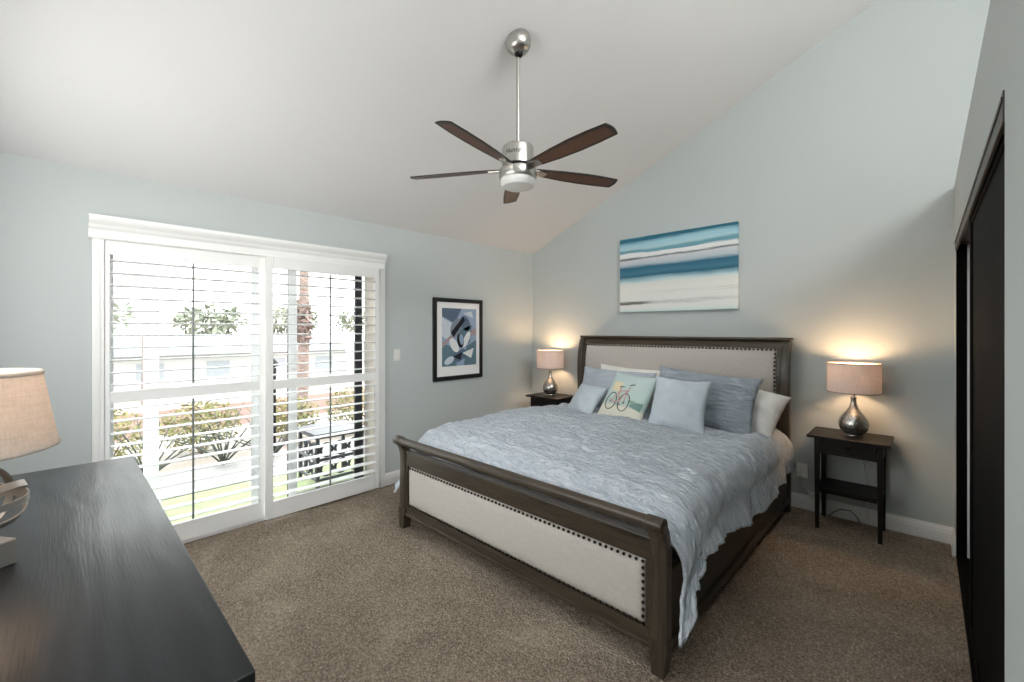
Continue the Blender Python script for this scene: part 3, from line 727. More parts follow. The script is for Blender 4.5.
pillow('pillow_sham', 0.84, 0.47, 0.17, 'sham_cloth', (2.34, -0.58, 0.898), 0, D(-22), D(4), 'right crinkled blue pillow sham, darker and wider, leaning on the white pillow', 'pillow', 'blue pillow shams', 4, 0.03)
pillow('throw_pillow', 0.36, 0.32, 0.12, 'light_blue_cloth', (1.385, -0.84, 0.815), D(-16), D(-38), D(2), 'small light blue throw pillow at far left of the bed', 'pillow', 'light blue throw pillows', 5, 0.022)
pillow('throw_pillow', 0.42, 0.45, 0.14, 'light_blue_cloth', (2.285, -0.90, 0.885), D(12), D(-32), D(3), 'larger square light blue throw pillow right of the bicycle cushion', 'pillow', 'light blue throw pillows', 6, 0.020)
bp, surf = pillow('bicycle_pillow', 0.44, 0.48, 0.13, 'bicycle_print_cloth', (1.828, -0.87, 0.878), D(-4), D(-34), D(5), 'square cushion printed with a bicycle on pale green and cream', 'pillow', None, 8, 0.012)
def on_pillow(pts2, r, closed=False):
    b = nb(); P_ = [surf(u, v, 1) + Vector((0, -0.001, 0)) for u, v in pts2]; tube(b, P_, r, 5, closed); return b
def child(name, b, mat, par):
    me = bpy.data.meshes.new(name); b.to_mesh(me); b.free(); me.materials.append(MAT[mat].m)
    o = bpy.data.objects.new(name, me); COL.objects.link(o); o.parent = par; return o
def seg(a, c, k=8): return [(a[0] + (c[0] - a[0]) * i / k, a[1] + (c[1] - a[1]) * i / k) for i in range(k + 1)]
bb = nb()
def circ(cx, cy, rx, ry, k=28): return [(cx + rx * math.cos(2 * PI * i / k), cy + ry * math.sin(2 * PI * i / k)) for i in range(k)]
def merge(dst, src):
    me = bpy.data.meshes.new('tmp'); src.to_mesh(me); src.free(); dst.from_mesh(me); bpy.data.meshes.remove(me); return dst
W1, W2 = (-0.48, -0.30), (0.13, -0.28)
for c in (W1, W2):
    wb_ = on_pillow(circ(c[0], c[1], 0.24, 0.33), 0.0036, True); merge(wb_, on_pillow(circ(c[0], c[1], 0.03, 0.04, 8), 0.003, True)); child('printed_wheel', wb_, 'print_black', bp)
for nm, a, c in (('printed_handlebar', (0.10, 0.40), (0.30, 0.46)), ('printed_saddle', (-0.30, 0.28), (-0.10, 0.30)), ('printed_pedal', (-0.12, -0.36), (0.02, -0.40))): child(nm, on_pillow(seg(a, c, 6), 0.0036), 'print_black', bp)
bb = nb()
for a, c in ((W1, (-0.22, 0.10)), ((-0.22, 0.10), (0.10, 0.18)), ((-0.22, 0.10), (-0.10, -0.30)), ((-0.10, -0.30), (0.10, 0.18)), ((-0.10, -0.30), W1), ((0.14, 0.34), W2), ((-0.25, 0.26), (-0.10, -0.30))):
    merge(bb, on_pillow(seg(a, c), 0.0055))
child('printed_frame', bb, 'print_coral', bp)
def patch(poly, mat, name, k=10):
    """filled quad patch on the cushion face, corners a,b,c,d"""
    b = nb(); g = {}; a, c, d, e = poly
    for i in range(k + 1):
        for j in range(k + 1):
            s, t_ = i / k, j / k
            u = (a[0] * (1 - s) + c[0] * s) * (1 - t_) + (e[0] * (1 - s) + d[0] * s) * t_; v = (a[1] * (1 - s) + c[1] * s) * (1 - t_) + (e[1] * (1 - s) + d[1] * s) * t_
            g[i, j] = b.verts.new(surf(u, v, 1) + Vector((0, -0.0015, 0)))
    for i in range(k):
        for j in range(k): b.faces.new((g[i, j], g[i + 1, j], g[i + 1, j + 1], g[i, j + 1]))
    return child(name, b, mat, bp)
patch([(-0.66, 0.10), (-0.24, 0.10), (-0.20, 0.46), (-0.70, 0.50)], 'print_yellow', 'printed_basket')
patch([(0.42, -0.38), (0.90, -0.46), (0.92, -0.14), (0.50, -0.20)], 'print_teal', 'printed_bush')
patch([(0.30, -0.24), (0.60, -0.26), (0.56, -0.14), (0.34, -0.16)], 'print_green', 'printed_grass')

# ---------------------------------------------------------------- nightstands and bedside lamps
def nightstand(cx, label):
    """top x ±0.235, y -0.395..-0.02, z 0.69"""
    t = thing('nightstand', label, 'nightstand', (cx, -0.2075, 0), 'black nightstands beside the bed')
    x0, x1, y0, y1 = cx - 0.195, cx + 0.195, -0.350, -0.035
    obj('top', box(nb(), cx - 0.236, cx + 0.236, -0.395, -0.020, 0.672, 0.690, 0.003), 'black_brown_wood', t)
    for x in (x0, x1 - 0.034):
        for y in (y0, y1 - 0.034):
            b = nb(); s_ = 0.034; k = 0.005
            A = [b.verts.new((x + a * s_ + (k if a == 0 else -k), y + c * s_ + (k if c == 0 else -k), 0)) for a, c in ((0, 0), (1, 0), (1, 1), (0, 1))]
            B_ = [b.verts.new((x + a * s_, y + c * s_, 0.672)) for a, c in ((0, 0), (1, 0), (1, 1), (0, 1))]
            b.faces.new(A[::-1]); b.faces.new(B_)
            for i in range(4): b.faces.new((A[i], A[(i + 1) % 4], B_[(i + 1) % 4], B_[i]))
            obj('leg', b, 'black_brown_wood', t)
    b = nb(); box(b, x0 + 0.004, x0 + 0.022, y0 + 0.034, y1 - 0.034, 0.556, 0.672); box(b, x1 - 0.022, x1 - 0.004, y0 + 0.034, y1 - 0.034, 0.556, 0.672)
    box(b, x0 + 0.034, x1 - 0.034, y1 - 0.024, y1 - 0.006, 0.556, 0.672); box(b, x0 + 0.034, x1 - 0.034, y0 + 0.006, y0 + 0.022, 0.556, 0.568)
    obj('apron', b, 'black_brown_wood', t)
    d = obj('drawer', box(nb(), x0 + 0.036, x1 - 0.036, y0 + 0.002, y0 + 0.020, 0.570, 0.668, 0.002), 'black_brown_wood', t)
    b = nb(); lathe(b, [(0.005, 0), (0.005, 0.010), (0.013, 0.014), (0.014, 0.020), (0.009, 0.025), (0.0001, 0.026)], (cx, y0 + 0.002, 0.622), 16, Matrix.Rotation(PI / 2, 3, 'X'))
    obj('knob', b, 'dark_metal', d, smooth=True)
    obj('shelf', box(nb(), x0 + 0.006, x1 - 0.006, y0 + 0.008, y1 - 0.008, 0.285, 0.303, 0.002), 'black_brown_wood', t)
    b = nb(); box(b, x0 + 0.034, x1 - 0.034, y0 + 0.010, y0 + 0.024, 0.268, 0.285); obj('stretcher', b, 'black_brown_wood', t)
    obj('stretcher', box(nb(), x0 + 0.034, x1 - 0.034, y1 - 0.024, y1 - 0.010, 0.268, 0.285), 'black_brown_wood', t)
    return t
nightstand(3.265, 'black wooden nightstand right of the bed, fully in view near the closet')
nightstand(0.470, 'black wooden nightstand left of the bed, in the corner, mostly hidden')

def bedside_lamp(cx, cy, label):
    z0 = 0.6905
    t = thing('table_lamp', label, 'lamp', (cx, cy, z0), 'bedside lamps with round shades')
    prof = [(0.0001, 0), (0.045, 0), (0.052, 0.006), (0.050, 0.012), (0.062, 0.022), (0.080, 0.045), (0.089, 0.072), (0.090, 0.095), (0.082, 0.122), (0.066, 0.150), (0.045, 0.178), (0.029, 0.205), (0.019, 0.235), (0.016, 0.262), (0.019, 0.270), (0.018, 0.282), (0.0001, 0.282)]
    obj('base', lathe(nb(), prof, (cx, cy, z0), 40), 'mercury_glass', t, smooth=True)
    obj('socket', lathe(nb(), [(0.010, 0.282), (0.010, 0.33), (0.017, 0.332), (0.017, 0.375), (0.0001, 0.375)], (cx, cy, z0), 16), 'brushed_nickel', t, smooth=True)
    b = nb(); ball(b, (cx, cy, z0 + 0.415), 0.026, 14, 10, (1, 1, 1.3)); obj('bulb', b, 'bulb_glass', t, smooth=True)
    r = 0.158; zt, zb = z0 + 0.528, z0 + 0.320
    b = nb(); lathe(b, [(r, zb), (r, zt), (r - 0.003, zt), (r - 0.003, zb)], (cx, cy, 0), 56, cap=False)
    bmesh.ops.bridge_loops(b, edges=[e for e in b.edges if e.is_boundary]) if any(e.is_boundary for e in b.edges) else None
    sh = obj('lamp_shade', b, 'shade_taupe', t, smooth=True)
    for z in (zb, zt):
        b = nb(); tube(b, [(cx + (r - 0.001) * math.cos(2 * PI * k / 56), cy + (r - 0.001) * math.sin(2 * PI * k / 56), z) for k in range(56)], 0.0032, 6, True)
        obj('shade_rim', b, 'shade_trim', sh, smooth=True)
    b = nb(); zs = zt - 0.02
    for k in range(3):
        a = 2 * PI * k / 3 + 0.5; tube(b, [(cx, cy, zs - 0.01), (cx + (r - 0.004) * math.cos(a), cy + (r - 0.004) * math.sin(a), zs + 0.015)], 0.002, 5)
    tube(b, [(cx, cy, zs - 0.012), (cx, cy, zs + 0.022)], 0.004, 8)
    for k in range(2): tube(b, [(cx + s * 0.03 * (1 - k * 0.0), cy, z) for s, z in ((-0.6 + 1.2 * k, z0 + 0.36), (-1.2 + 2.4 * k, z0 + 0.41), (-0.9 + 1.8 * k, z0 + 0.46), (0, zs - 0.01))], 0.0016, 5)
    obj('spider_fitting', b, 'brushed_nickel', sh, smooth=True)
    l = bpy.data.lights.new('lamp_light', 'POINT'); l.energy = 7.5; l.color = (1, 0.64, 0.35); l.shadow_soft_size = 0.05
    o = bpy.data.objects.new('lamp_light', l); COL.objects.link(o); o.location = (0, 0, 0.425 + 0.04); o.parent = t
    return t
bedside_lamp(3.287, -0.205, 'lit mercury glass table lamp with taupe drum shade on right nightstand')
bedside_lamp(0.455, -0.205, 'lit mercury glass table lamp with taupe drum shade on left nightstand')

# ---------------------------------------------------------------- wall art
b = nb(); box(b, 1.283, 2.455, -0.040, -0.002, 1.652, 2.432, 0.002)
uvl = b.loops.layers.uv.new('UVMap')
for f in b.faces:
    for lp in f.loops: lp[uvl].uv = ((lp.vert.co.x - 1.283) / 1.172, (lp.vert.co.z - 1.652) / 0.78)
cv = tag(place_origin(obj('canvas_print', b, 'canvas_print'), (1.869, -0.002, 1.652)), 'wide unframed canvas of teal, blue and cream sea stripes above the headboard', 'wall art')

pf = thing('framed_picture', 'black framed blue-grey abstract print with white mat, on the wall left of the corner', 'picture', (0.002, -1.231, 0.93))
y0, y1, z0, z1 = -1.570, -0.893, 0.930, 1.798; fw = 0.042
b = nb()
box(b, 0.001, 0.028, y0, y0 + fw, z0, z1, 0.004); box(b, 0.001, 0.028, y1 - fw, y1, z0, z1, 0.004)
box(b, 0.001, 0.028, y0 + fw - 0.003, y1 - fw + 0.003, z0, z0 + fw, 0.004); box(b, 0.001, 0.028, y0 + fw - 0.003, y1 - fw + 0.003, z1 - fw, z1, 0.004)
obj('frame', b, 'black_frame', pf)
obj('mat_board', box(nb(), 0.003, 0.014, y0 + fw - 0.004, y1 - fw + 0.004, z0 + fw - 0.004, z1 - fw + 0.004), 'paper_white', pf)
ay0, ay1, az0, az1 = y0 + 0.112, y1 - 0.090, z0 + 0.145, z1 - 0.105
pr = obj('print', box(nb(), 0.0141, 0.0150, ay0, ay1, az0, az1), 'abs_blue', pf)
def shp(pts, mat, lvl, name='printed_shape'):
    b = nb(); prism(b, [(ay0 + (ay1 - ay0) * u, az0 + (az1 - az0) * v) for u, v in pts], 'x', 0.0150 + lvl * 0.0003, 0.0152 + lvl * 0.0003); return obj(name, b, mat, pr)
def ell(cx, cy, rx, ry, rot=0, k=28, a0=0, a1=2 * PI):
    o_ = []
    for i in range(k):
        a = a0 + (a1 - a0) * i / (k if a1 - a0 > 6.28 else k - 1); x, y = rx * math.cos(a), ry * math.sin(a); o_.append((cx + x * math.cos(rot) - y * math.sin(rot), cy + x * math.sin(rot) + y * math.cos(rot)))
    return o_
shp([(0, 1), (0.55, 1), (0.36, 0.74), (0, 0.86)], 'abs_slate', 1)
shp([(0, 0.84), (0.34, 0.72), (0.26, 0.40), (0, 0.52)], 'abs_pale', 1)
shp([(0, 0), (0, 0.40), (0.48, 0.30), (0.40, 0)], 'abs_teal', 1)
shp([(1, 0), (0.62, 0), (0.70, 0.34), (1, 0.44)], 'abs_teal', 1)
shp([(0, 0.40), (0.32, 0.58), (0.34, 0.51), (0, 0.32)], 'abs_rose', 2)
shp([(0.72, 0.60), (1, 0.66), (1, 0.55), (0.74, 0.50)], 'abs_rose', 2)
shp(ell(0.42, 0.66, 0.20, 0.15, 0.5), 'abs_grey', 3); shp(ell(0.66, 0.74, 0.16, 0.12, -0.6), 'abs_slate', 4)
shp([(0.24, 0.58), (0.60, 0.86), (0.66, 0.80), (0.32, 0.50)], 'abs_black', 5)
shp([(0.50, 0.62), (0.86, 0.72), (0.80, 0.40), (0.58, 0.34)], 'abs_teal', 4)
shp(ell(0.34, 0.36, 0.16, 0.09, -0.7), 'abs_white', 6); shp(ell(0.70, 0.46, 0.17, 0.07, 0.9), 'abs_white', 6)
shp(ell(0.52, 0.44, 0.10, 0.13, 0.3), 'abs_black', 7); shp(ell(0.55, 0.46, 0.06, 0.10, 0.3), 'abs_blue', 8)
shp([(0.18, 0.16), (0.60, 0.30), (0.84, 0.20), (0.46, 0.06)], 'abs_slate', 5)
shp([(0.30, 0.16), (0.58, 0.24), (0.52, 0.10)], 'abs_black', 6); shp([(0.58, 0.22), (0.92, 0.30), (0.84, 0.12)], 'abs_white', 6)
shp(ell(0.20, 0.10, 0.14, 0.06, 0.3), 'abs_pale', 6); shp([(0.60, 0.92), (0.86, 0.96), (0.90, 0.84)], 'abs_pale', 3)

# ---------------------------------------------------------------- ceiling fan
FC = Vector((1.8587, -2.2697, 0)); zc = ceil_z(FC.x)
fan = thing('ceiling_fan', 'five-blade ceiling fan in brushed nickel with dark walnut blades on long downrod', 'ceiling fan', (FC.x, FC.y, 2.33))
Rm = Matrix.Rotation(-math.atan(SL), 3, 'Y')
b = nb(); lathe(b, [(0.0001, 0.012), (0.076, 0.012), (0.079, -0.002), (0.078, -0.018), (0.066, -0.046), (0.052, -0.066), (0.030, -0.076), (0.0001, -0.078)], (FC.x, FC.y, zc - 0.012), 40, Rm)
obj('canopy', b, 'brushed_nickel', fan, smooth=True)
hb = Rm @ Vector((0, 0, -0.075)) + Vector((FC.x, FC.y, zc - 0.012))
b = nb(); ball(b, (FC.x + 0.006, FC.y, zc - 0.088), 0.026, 16, 10); obj('hanger_ball', b, 'dark_metal', fan, smooth=True)
b = nb(); lathe(b, [(0.0115, 2.60), (0.0115, zc - 0.085)], (FC.x, FC.y, 0), 20); obj('downrod', b, 'brushed_nickel', fan, smooth=True)
b = nb(); lathe(b, [(0.0001, 2.602), (0.020, 2.602), (0.022, 2.594), (0.086, 2.591), (0.094, 2.583), (0.096, 2.570), (0.096, 2.472), (0.093, 2.468), (0.0001, 2.468)], (FC.x, FC.y, 0), 56)
mot = obj('motor_housing', b, 'brushed_nickel', fan, smooth=True)
b = nb(); lathe(b, [(0.0001, 2.452), (0.106, 2.452), (0.113, 2.447), (0.115, 2.438), (0.115, 2.396), (0.111, 2.389), (0.0001, 2.389)], (FC.x, FC.y, 0), 56)
obj('light_collar', b, 'brushed_nickel', fan, smooth=True)
b = nb(); lathe(b, [(0.0001, 2.469), (0.085, 2.469), (0.085, 2.451), (0.0001, 2.451)], (FC.x, FC.y, 0), 40); obj('flywheel', b, 'dark_metal', fan, smooth=True)
b = nb(); lathe(b, [(0.106, 2.389), (0.108, 2.380), (0.106, 2.358), (0.096, 2.342), (0.070, 2.332), (0.035, 2.327), (0.0001, 2.326)], (FC.x, FC.y, 0), 56); obj('glass_bowl', b, 'frosted_glass', fan, smooth=True)
def blade(ang):
    Rz = Matrix.Rotation(ang, 3, 'Z'); Rp = Matrix.Rotation(D(-12), 3, 'X')
    def tf(x, y, z): return Rz @ (Rp @ Vector((0, y, z)) + Vector((x, 0, 0))) + Vector((FC.x, FC.y, 2.452))
    xs0, xs1 = 0.095, 0.700; NX, NY = 30, 8; b = nb(); uvl = b.loops.layers.uv.new('UVMap'); g = {}; UV_ = {}
    for i in range(NX + 1):
        q = i / NX
        for j in range(NY + 1):
            r_ = j / NY
            wf = interp([(0, 0.030), (0.15, 0.040), (0.35, 0.050), (0.6, 0.052), (0.8, 0.047), (1, 0.037)], q); wb = interp([(0, 0.028), (0.15, 0.040), (0.35, 0.055), (0.6, 0.067), (0.8, 0.069), (1, 0.0635)], q)
            y = -wb + (wf + wb) * r_; x = xs0 + (xs1 - xs0) * q + 0.012 * math.sin(PI * r_) * q ** 8
            for sd, z in ((1, 0.0032), (-1, -0.0032)): g[sd, i, j] = b.verts.new(tf(x, y, z))
            UV_[i, j] = (q, r_)
    def fc(ks, uvk):
        f = b.faces.new([g[k] for k in ks])
        for lp, k in zip(f.loops, uvk): lp[uvl].uv = UV_[k]
    for sd in (1, -1):
        for i in range(NX):
            for j in range(NY):
                kk = [(i, j), (i + 1, j), (i + 1, j + 1), (i, j + 1)]; fc([(sd, *k) for k in kk], kk)
    for i in range(NX):
        for j in (0, NY): kk = [(i, j), (i + 1, j)]; fc([(1, *kk[0]), (1, *kk[1]), (-1, *kk[1]), (-1, *kk[0])], [kk[0], kk[1], kk[1], kk[0]])
    for j in range(NY):
        for i in (0, NX): kk = [(i, j), (i, j + 1)]; fc([(1, *kk[0]), (1, *kk[1]), (-1, *kk[1]), (-1, *kk[0])], [kk[0], kk[1], kk[1], kk[0]])
    bl = obj('blade', b, 'blade_wood', fan, smooth=False)
    b = nb(); A = []; 
    outl = [(0.060, -0.022), (0.130, -0.030), (0.195, -0.014), (0.185, 0.026), (0.110, 0.030), (0.060, 0.020)]
    for z in (-0.0105, -0.0036): A.append([b.verts.new(tf(x, y, z)) for x, y in outl])
    b.faces.new(A[0]); b.faces.new(A[1][::-1])
    for i in range(len(outl)): k = (i + 1) % len(outl); b.faces.new((A[0][i], A[0][k], A[1][k], A[1][i]))
    obj('blade_bracket', b, 'brushed_nickel', bl)
for k in range(5): blade(D(-4.7 + 72 * k))
# maker's script mark on the motor housing
tcu = bpy.data.curves.new('mark', 'FONT'); tcu.body = 'Hunter'; tcu.size = 0.040; tcu.extrude = 0.0004; tcu.align_x = 'CENTER'; tcu.shear = 0.4
to = bpy.data.objects.new('mark_tmp', tcu); COL.objects.link(to)
dg = bpy.context.evaluated_depsgraph_get(); me = bpy.data.meshes.new_from_object(to.evaluated_get(dg)); bpy.data.objects.remove(to)
ca = math.atan2(CAM.y - FC.y, CAM.x - FC.x) - 0.30
for v in me.vertices:
    a = ca + v.co.x / 0.0965; r_ = 0.0963 + v.co.z
    v.co = Vector((r_ * math.cos(a), r_ * math.sin(a), 2.522 + v.co.y - 2.33))
me.materials.clear(); me.materials.append(MAT['dark_metal'].m)
lo = bpy.data.objects.new('maker_mark', me); COL.objects.link(lo); lo.parent = mot

# ---------------------------------------------------------------- dresser and its lamp
DX0, DX1, DYF, DYB, DZT = 1.373, 2.951, -4.013, -4.56, 0.96
dre = thing('dresser', 'long black stained wood dresser with worn grainy top in the left foreground', 'dresser', ((DX0 + DX1) / 2, -4.29, 0))
obj('top', box(nb(), DX0, DX1, DYB, DYF, DZT - 0.026, DZT, 0.004, 3), 'dresser_wood', dre, smooth=True)
cb = nb(); bx0, bx1, by0, by1 = DX0 + 0.02, DX1 - 0.02, DYB + 0.005, DYF - 0.035
box(cb, bx0, bx0 + 0.03, by0, by1, 0.08, DZT - 0.026); box(cb, bx1 - 0.03, bx1, by0, by1, 0.08, DZT - 0.026)
box(cb, bx0 + 0.03, bx1 - 0.03, by0, by0 + 0.01, 0.08, DZT - 0.026); box(cb, bx0 + 0.03, bx1 - 0.03, by0 + 0.01, by1 - 0.01, 0.08, 0.10)
box(cb, bx0 + 0.03, bx1 - 0.03, by0 + 0.01, by1 - 0.03, DZT - 0.05, DZT - 0.026)
obj('carcass', cb, 'black_brown_wood', dre)
for x in (bx0, bx1 - 0.05):
    for y in (by0, by1 - 0.05): obj('leg', box(nb(), x, x + 0.05, y, y + 0.05, 0, 0.08), 'black_brown_wood', dre)
rows = [(0.72, 0.925, 4), (0.51, 0.71, 2), (0.31, 0.50, 2), (0.11, 0.30, 2)]
for za, zb_, n in rows:
    wd_ = (bx1 - bx0 - 0.06) / n
    for i in range(n):
        xa = bx0 + 0.03 + wd_ * i + 0.003
        d = obj('drawer', box(nb(), xa, xa + wd_ - 0.006, by1 - 0.018, by1, za, zb_, 0.002), 'black_brown_wood', dre)
        for kx in ([0.5] if n == 4 else [0.22, 0.78]):
            b = nb(); lathe(b, [(0.006, 0), (0.006, 0.012), (0.016, 0.018), (0.015, 0.026), (0.0001, 0.029)], (xa + wd_ * kx, by1, (za + zb_) / 2), 14, Matrix.Rotation(-PI / 2, 3, 'X'))
            obj('knob', b, 'dark_metal', d, smooth=True)

LC = Vector((2.227, -4.366, DZT))
dl = thing('dresser_lamp', 'lit lamp with tapered linen shade and metal strap orb base on the dresser', 'lamp', LC)
b = nb(); box(b, -0.062, 0.062, -0.062, 0.062, 0, 0.054, 0.003)
bmesh.ops.rotate(b, verts=b.verts[:], cent=(0, 0, 0), matrix=Matrix.Rotation(D(34.6), 3, 'Z')); bmesh.ops.translate(b, verts=b.verts[:], vec=LC)
obj('plinth', b, 'iron', dl)
orbz = DZT + 0.139; orr = 0.104
def strap(R_):
    b = nb(); n = 48; w_ = 0.009; vsr = []
    for i in range(n):
        a = 2 * PI * i / n; ring = []
        for dr_, dw in ((0.0, -w_), (0.0, w_), (-0.0035, w_), (-0.0035, -w_)):
            p = R_ @ Vector(((orr + dr_) * math.cos(a), (orr + dr_) * math.sin(a), dw)); p.z *= 0.80; ring.append(b.verts.new(p + Vector((LC.x, LC.y, orbz))))
        vsr.append(ring)
    for i in range(n):
        A, B_ = vsr[i], vsr[(i + 1) % n]
        for k in range(4): b.faces.new((A[k], A[(k + 1) % 4], B_[(k + 1) % 4], B_[k]))
    obj('strap', b, 'iron', dl, smooth=True)
ROT0 = Matrix.Rotation(D(-45), 3, 'Z')
strap(Matrix.Identity(3)); strap(ROT0 @ Matrix.Rotation(D(28), 3, 'X')); strap(ROT0 @ Matrix.Rotation(D(-28), 3, 'X')); strap(ROT0 @ Matrix.Rotation(D(90), 3, 'X'))
b = nb(); lathe(b, [(0.008, DZT + 0.054), (0.008, DZT + 0.245), (0.016, DZT + 0.247), (0.016, DZT + 0.285), (0.0001, DZT + 0.285)], (LC.x, LC.y, 0), 16); obj('stem', b, 'iron', dl, smooth=True)
b = nb(); ball(b, (LC.x, LC.y, DZT + 0.315), 0.026, 14, 10, (1, 1, 1.25)); obj('bulb', b, 'bulb_glass', dl, smooth=True)
SR0, SR1, SZ0, SZ1 = 0.149, 0.124, 1.212, 1.372
b = nb(); lathe(b, [(SR0, SZ0), (SR1, SZ1), (SR1 - 0.004, SZ1), (SR0 - 0.004, SZ0)], (LC.x, LC.y, 0), 72, cap=False)
sh = obj('lamp_shade', b, 'shade_linen', dl, smooth=True)
for z, r_, rr_ in ((SZ0, SR0 - 0.002, 0.005), (SZ1, SR1 - 0.002, 0.005)):
    b = nb(); tube(b, [(LC.x + r_ * math.cos(2 * PI * k / 72), LC.y + r_ * math.sin(2 * PI * k / 72), z) for k in range(72)], rr_, 8, True)
    obj('shade_rim', b, 'shade_linen', sh, smooth=True)
b = nb()
for k in range(3):
    a = 2 * PI * k / 3; tube(b, [(LC.x, LC.y, SZ1 - 0.012), (LC.x + (SR1 - 0.005) * math.cos(a), LC.y + (SR1 - 0.005) * math.sin(a), SZ1 - 0.004)], 0.002, 5)
tube(b, [(LC.x, LC.y, DZT + 0.34), (LC.x, LC.y, SZ1 - 0.008)], 0.002, 6)
obj('spider_fitting', b, 'iron', sh, smooth=True)
l = bpy.data.lights.new('lamp_light', 'POINT'); l.energy = 2.0; l.color = (1, 0.68, 0.4); l.shadow_soft_size = 0.035
o = bpy.data.objects.new('lamp_light', l); COL.objects.link(o); o.location = (0, 0, 0.36); o.parent = dl

# ---------------------------------------------------------------- outdoors
struct('terrain', box(nb(), -120, -16, -90, 110, -2.2, -2.0), 'dry_earth')
b = nb(); prism(b, [(-0.16, -0.12), (-4.6, -0.12), (-5.4, -0.45), (-16, -2.05), (-16, -2.4), (-0.16, -2.4)], 'y', -16, 14); struct('slope', b, 'dry_earth')
struct('patio', box(nb(), -0.35, -0.15, -9, 6, -0.118, -0.06, 0.004), 'concrete')
b = nb(); box(b, -1.25, -0.36, -9, 6, -0.118, -0.06); tag(place_origin(obj('lawn', b, 'lawn_green'), (-0.8, -2, -0.118)), 'narrow strip of green lawn outside the patio door', 'grass', kind='stuff')
struct('walkway', box(nb(), -2.20, -1.26, -9, 6, -0.118, -0.05, 0.01), 'concrete')
for y_, lb in ((-3.700, 'white door stile stood outdoors as a column, seen through the middle of the left shutter'), (-4.085, 'white door stile stood outdoors as a column, at the left edge of the left shutter')):  # pale door stiles stood outside as columns so outdoor light brightens them
    t = thing('outdoor_stile', lb, 'column', (-0.95, y_, -0.06), 'door stiles stood outdoors')
    obj('shaft', box(nb(), -1.0, -0.90, y_ - 0.045, y_ + 0.045, -0.06, 2.9, 0.004), 'slider_grey', t)
    obj('plinth', box(nb(), -1.015, -0.885, y_ - 0.06, y_ + 0.06, -0.06, 0.10, 0.004), 'slider_grey', t)

def leafcloud(n, cx, cy, cz, rx, ry, rz, size, seed, flat=0.3):
    rnd = random.Random(seed); b = nb()
    for _ in range(n):
        while True:
            p = Vector((rnd.uniform(-1, 1), rnd.uniform(-1, 1), rnd.uniform(-1, 1)))
            if p.length < 1: break
        c = Vector((cx + p.x * rx, cy + p.y * ry, cz + p.z * rz)); s = size * rnd.uniform(0.6, 1.3)
        d = Vector((rnd.uniform(-1, 1), rnd.uniform(-1, 1), rnd.uniform(-0.4, 1))).normalized(); u = d.cross(Vector((rnd.uniform(-1, 1), rnd.uniform(-1, 1), rnd.uniform(-1, 1)))).normalized(); w_ = d.cross(u)
        a = b.verts.new(c - d * s); e = b.verts.new(c + u * s * 0.35 + w_ * s * 0.08); f = b.verts.new(c + d * s); g = b.verts.new(c - u * s * 0.35 + w_ * s * 0.08)
        b.faces.new((a, e, f, g))
    return b
for i in range(7):
    cy = -4.9 + i * 0.96; cx = -2.85 + 0.2 * math.sin(i * 2.1); hh_ = 0.34 + 0.06 * math.sin(i * 1.7)
    t = thing('flowering_shrub', ['low yellow-green flowering shrub outside the left shutter panel', 'low yellow-green flowering shrub glimpsed outside through the lower louvers'][0 if i < 2 else 1], 'shrub', (cx, cy, -0.12), 'yellow-green shrubs beyond the lawn')
    t['label'] = 'low yellow-green shrub in the row beyond the lawn, seen through the lower louvers'
    obj('foliage', leafcloud(1100, cx, cy, 0.24, 0.40, 0.46, hh_, 0.038, i), 'hedge_leaf', t)
    b = nb()
    for k in range(5): tube(b, [(cx + 0.03 * k - 0.06, cy, -0.12), (cx + 0.10 * (k - 2), cy + 0.08 * (k - 2), 0.25)], 0.008, 5)
    obj('stem', b, 'bark_brown', t)
def spiky(cx, cy, z0, n, L_, seed, label):
    rnd = random.Random(seed); t = thing('arching_plant', label, 'plant', (cx, cy, z0), None)
    b = nb()
    for k in range(n):
        a = 2 * PI * k / n + rnd.uniform(-0.2, 0.2); le = L_ * rnd.uniform(0.8, 1.1); el = rnd.uniform(0.7, 1.3)
        pts = []
        for q in range(7):
            s = q / 6; pts.append((cx + math.cos(a) * le * s * math.cos(el) * (1 + 0.3 * s), cy + math.sin(a) * le * s * math.cos(el) * (1 + 0.3 * s), z0 + 0.02 + le * (math.sin(el) * s - 0.28 * s * s)))
        tube(b, pts, [0.010 * (1 - 0.75 * q / 6) for q in range(7)], 5)
    obj('fronds', b, 'dark_leaf', t, smooth=True)
    return t
spiky(-1.9, -3.62, -0.05, 13, 0.95, 3, 'dark arching spiky plant outside the left half of the left shutter')
spiky(-1.95, -2.97, -0.05, 14, 1.0, 4, 'dark arching spiky plant outside the right half of the left shutter')
spiky(-1.85, -2.50, -0.05, 13, 0.95, 9, 'dark arching spiky plant outside behind the left edge of the right shutter')
# garden light pole
b = nb(); tube(b, [(-2.3, -2.35, -0.12), (-2.3, -2.35, 0.98)], 0.030, 8)
gp = thing('garden_post', 'dark slender garden post standing in front of the shrubs beyond the lawn', 'post', (-2.3, -2.35, -0.12)); obj('pole', b, 'dark_metal', gp)
b = nb(); lathe(b, [(0.0001, 1.10), (0.06, 1.04), (0.07, 1.02), (0.0001, 0.98)], (-2.3, -2.35, 0), 16); obj('cap', b, 'dark_metal', gp)
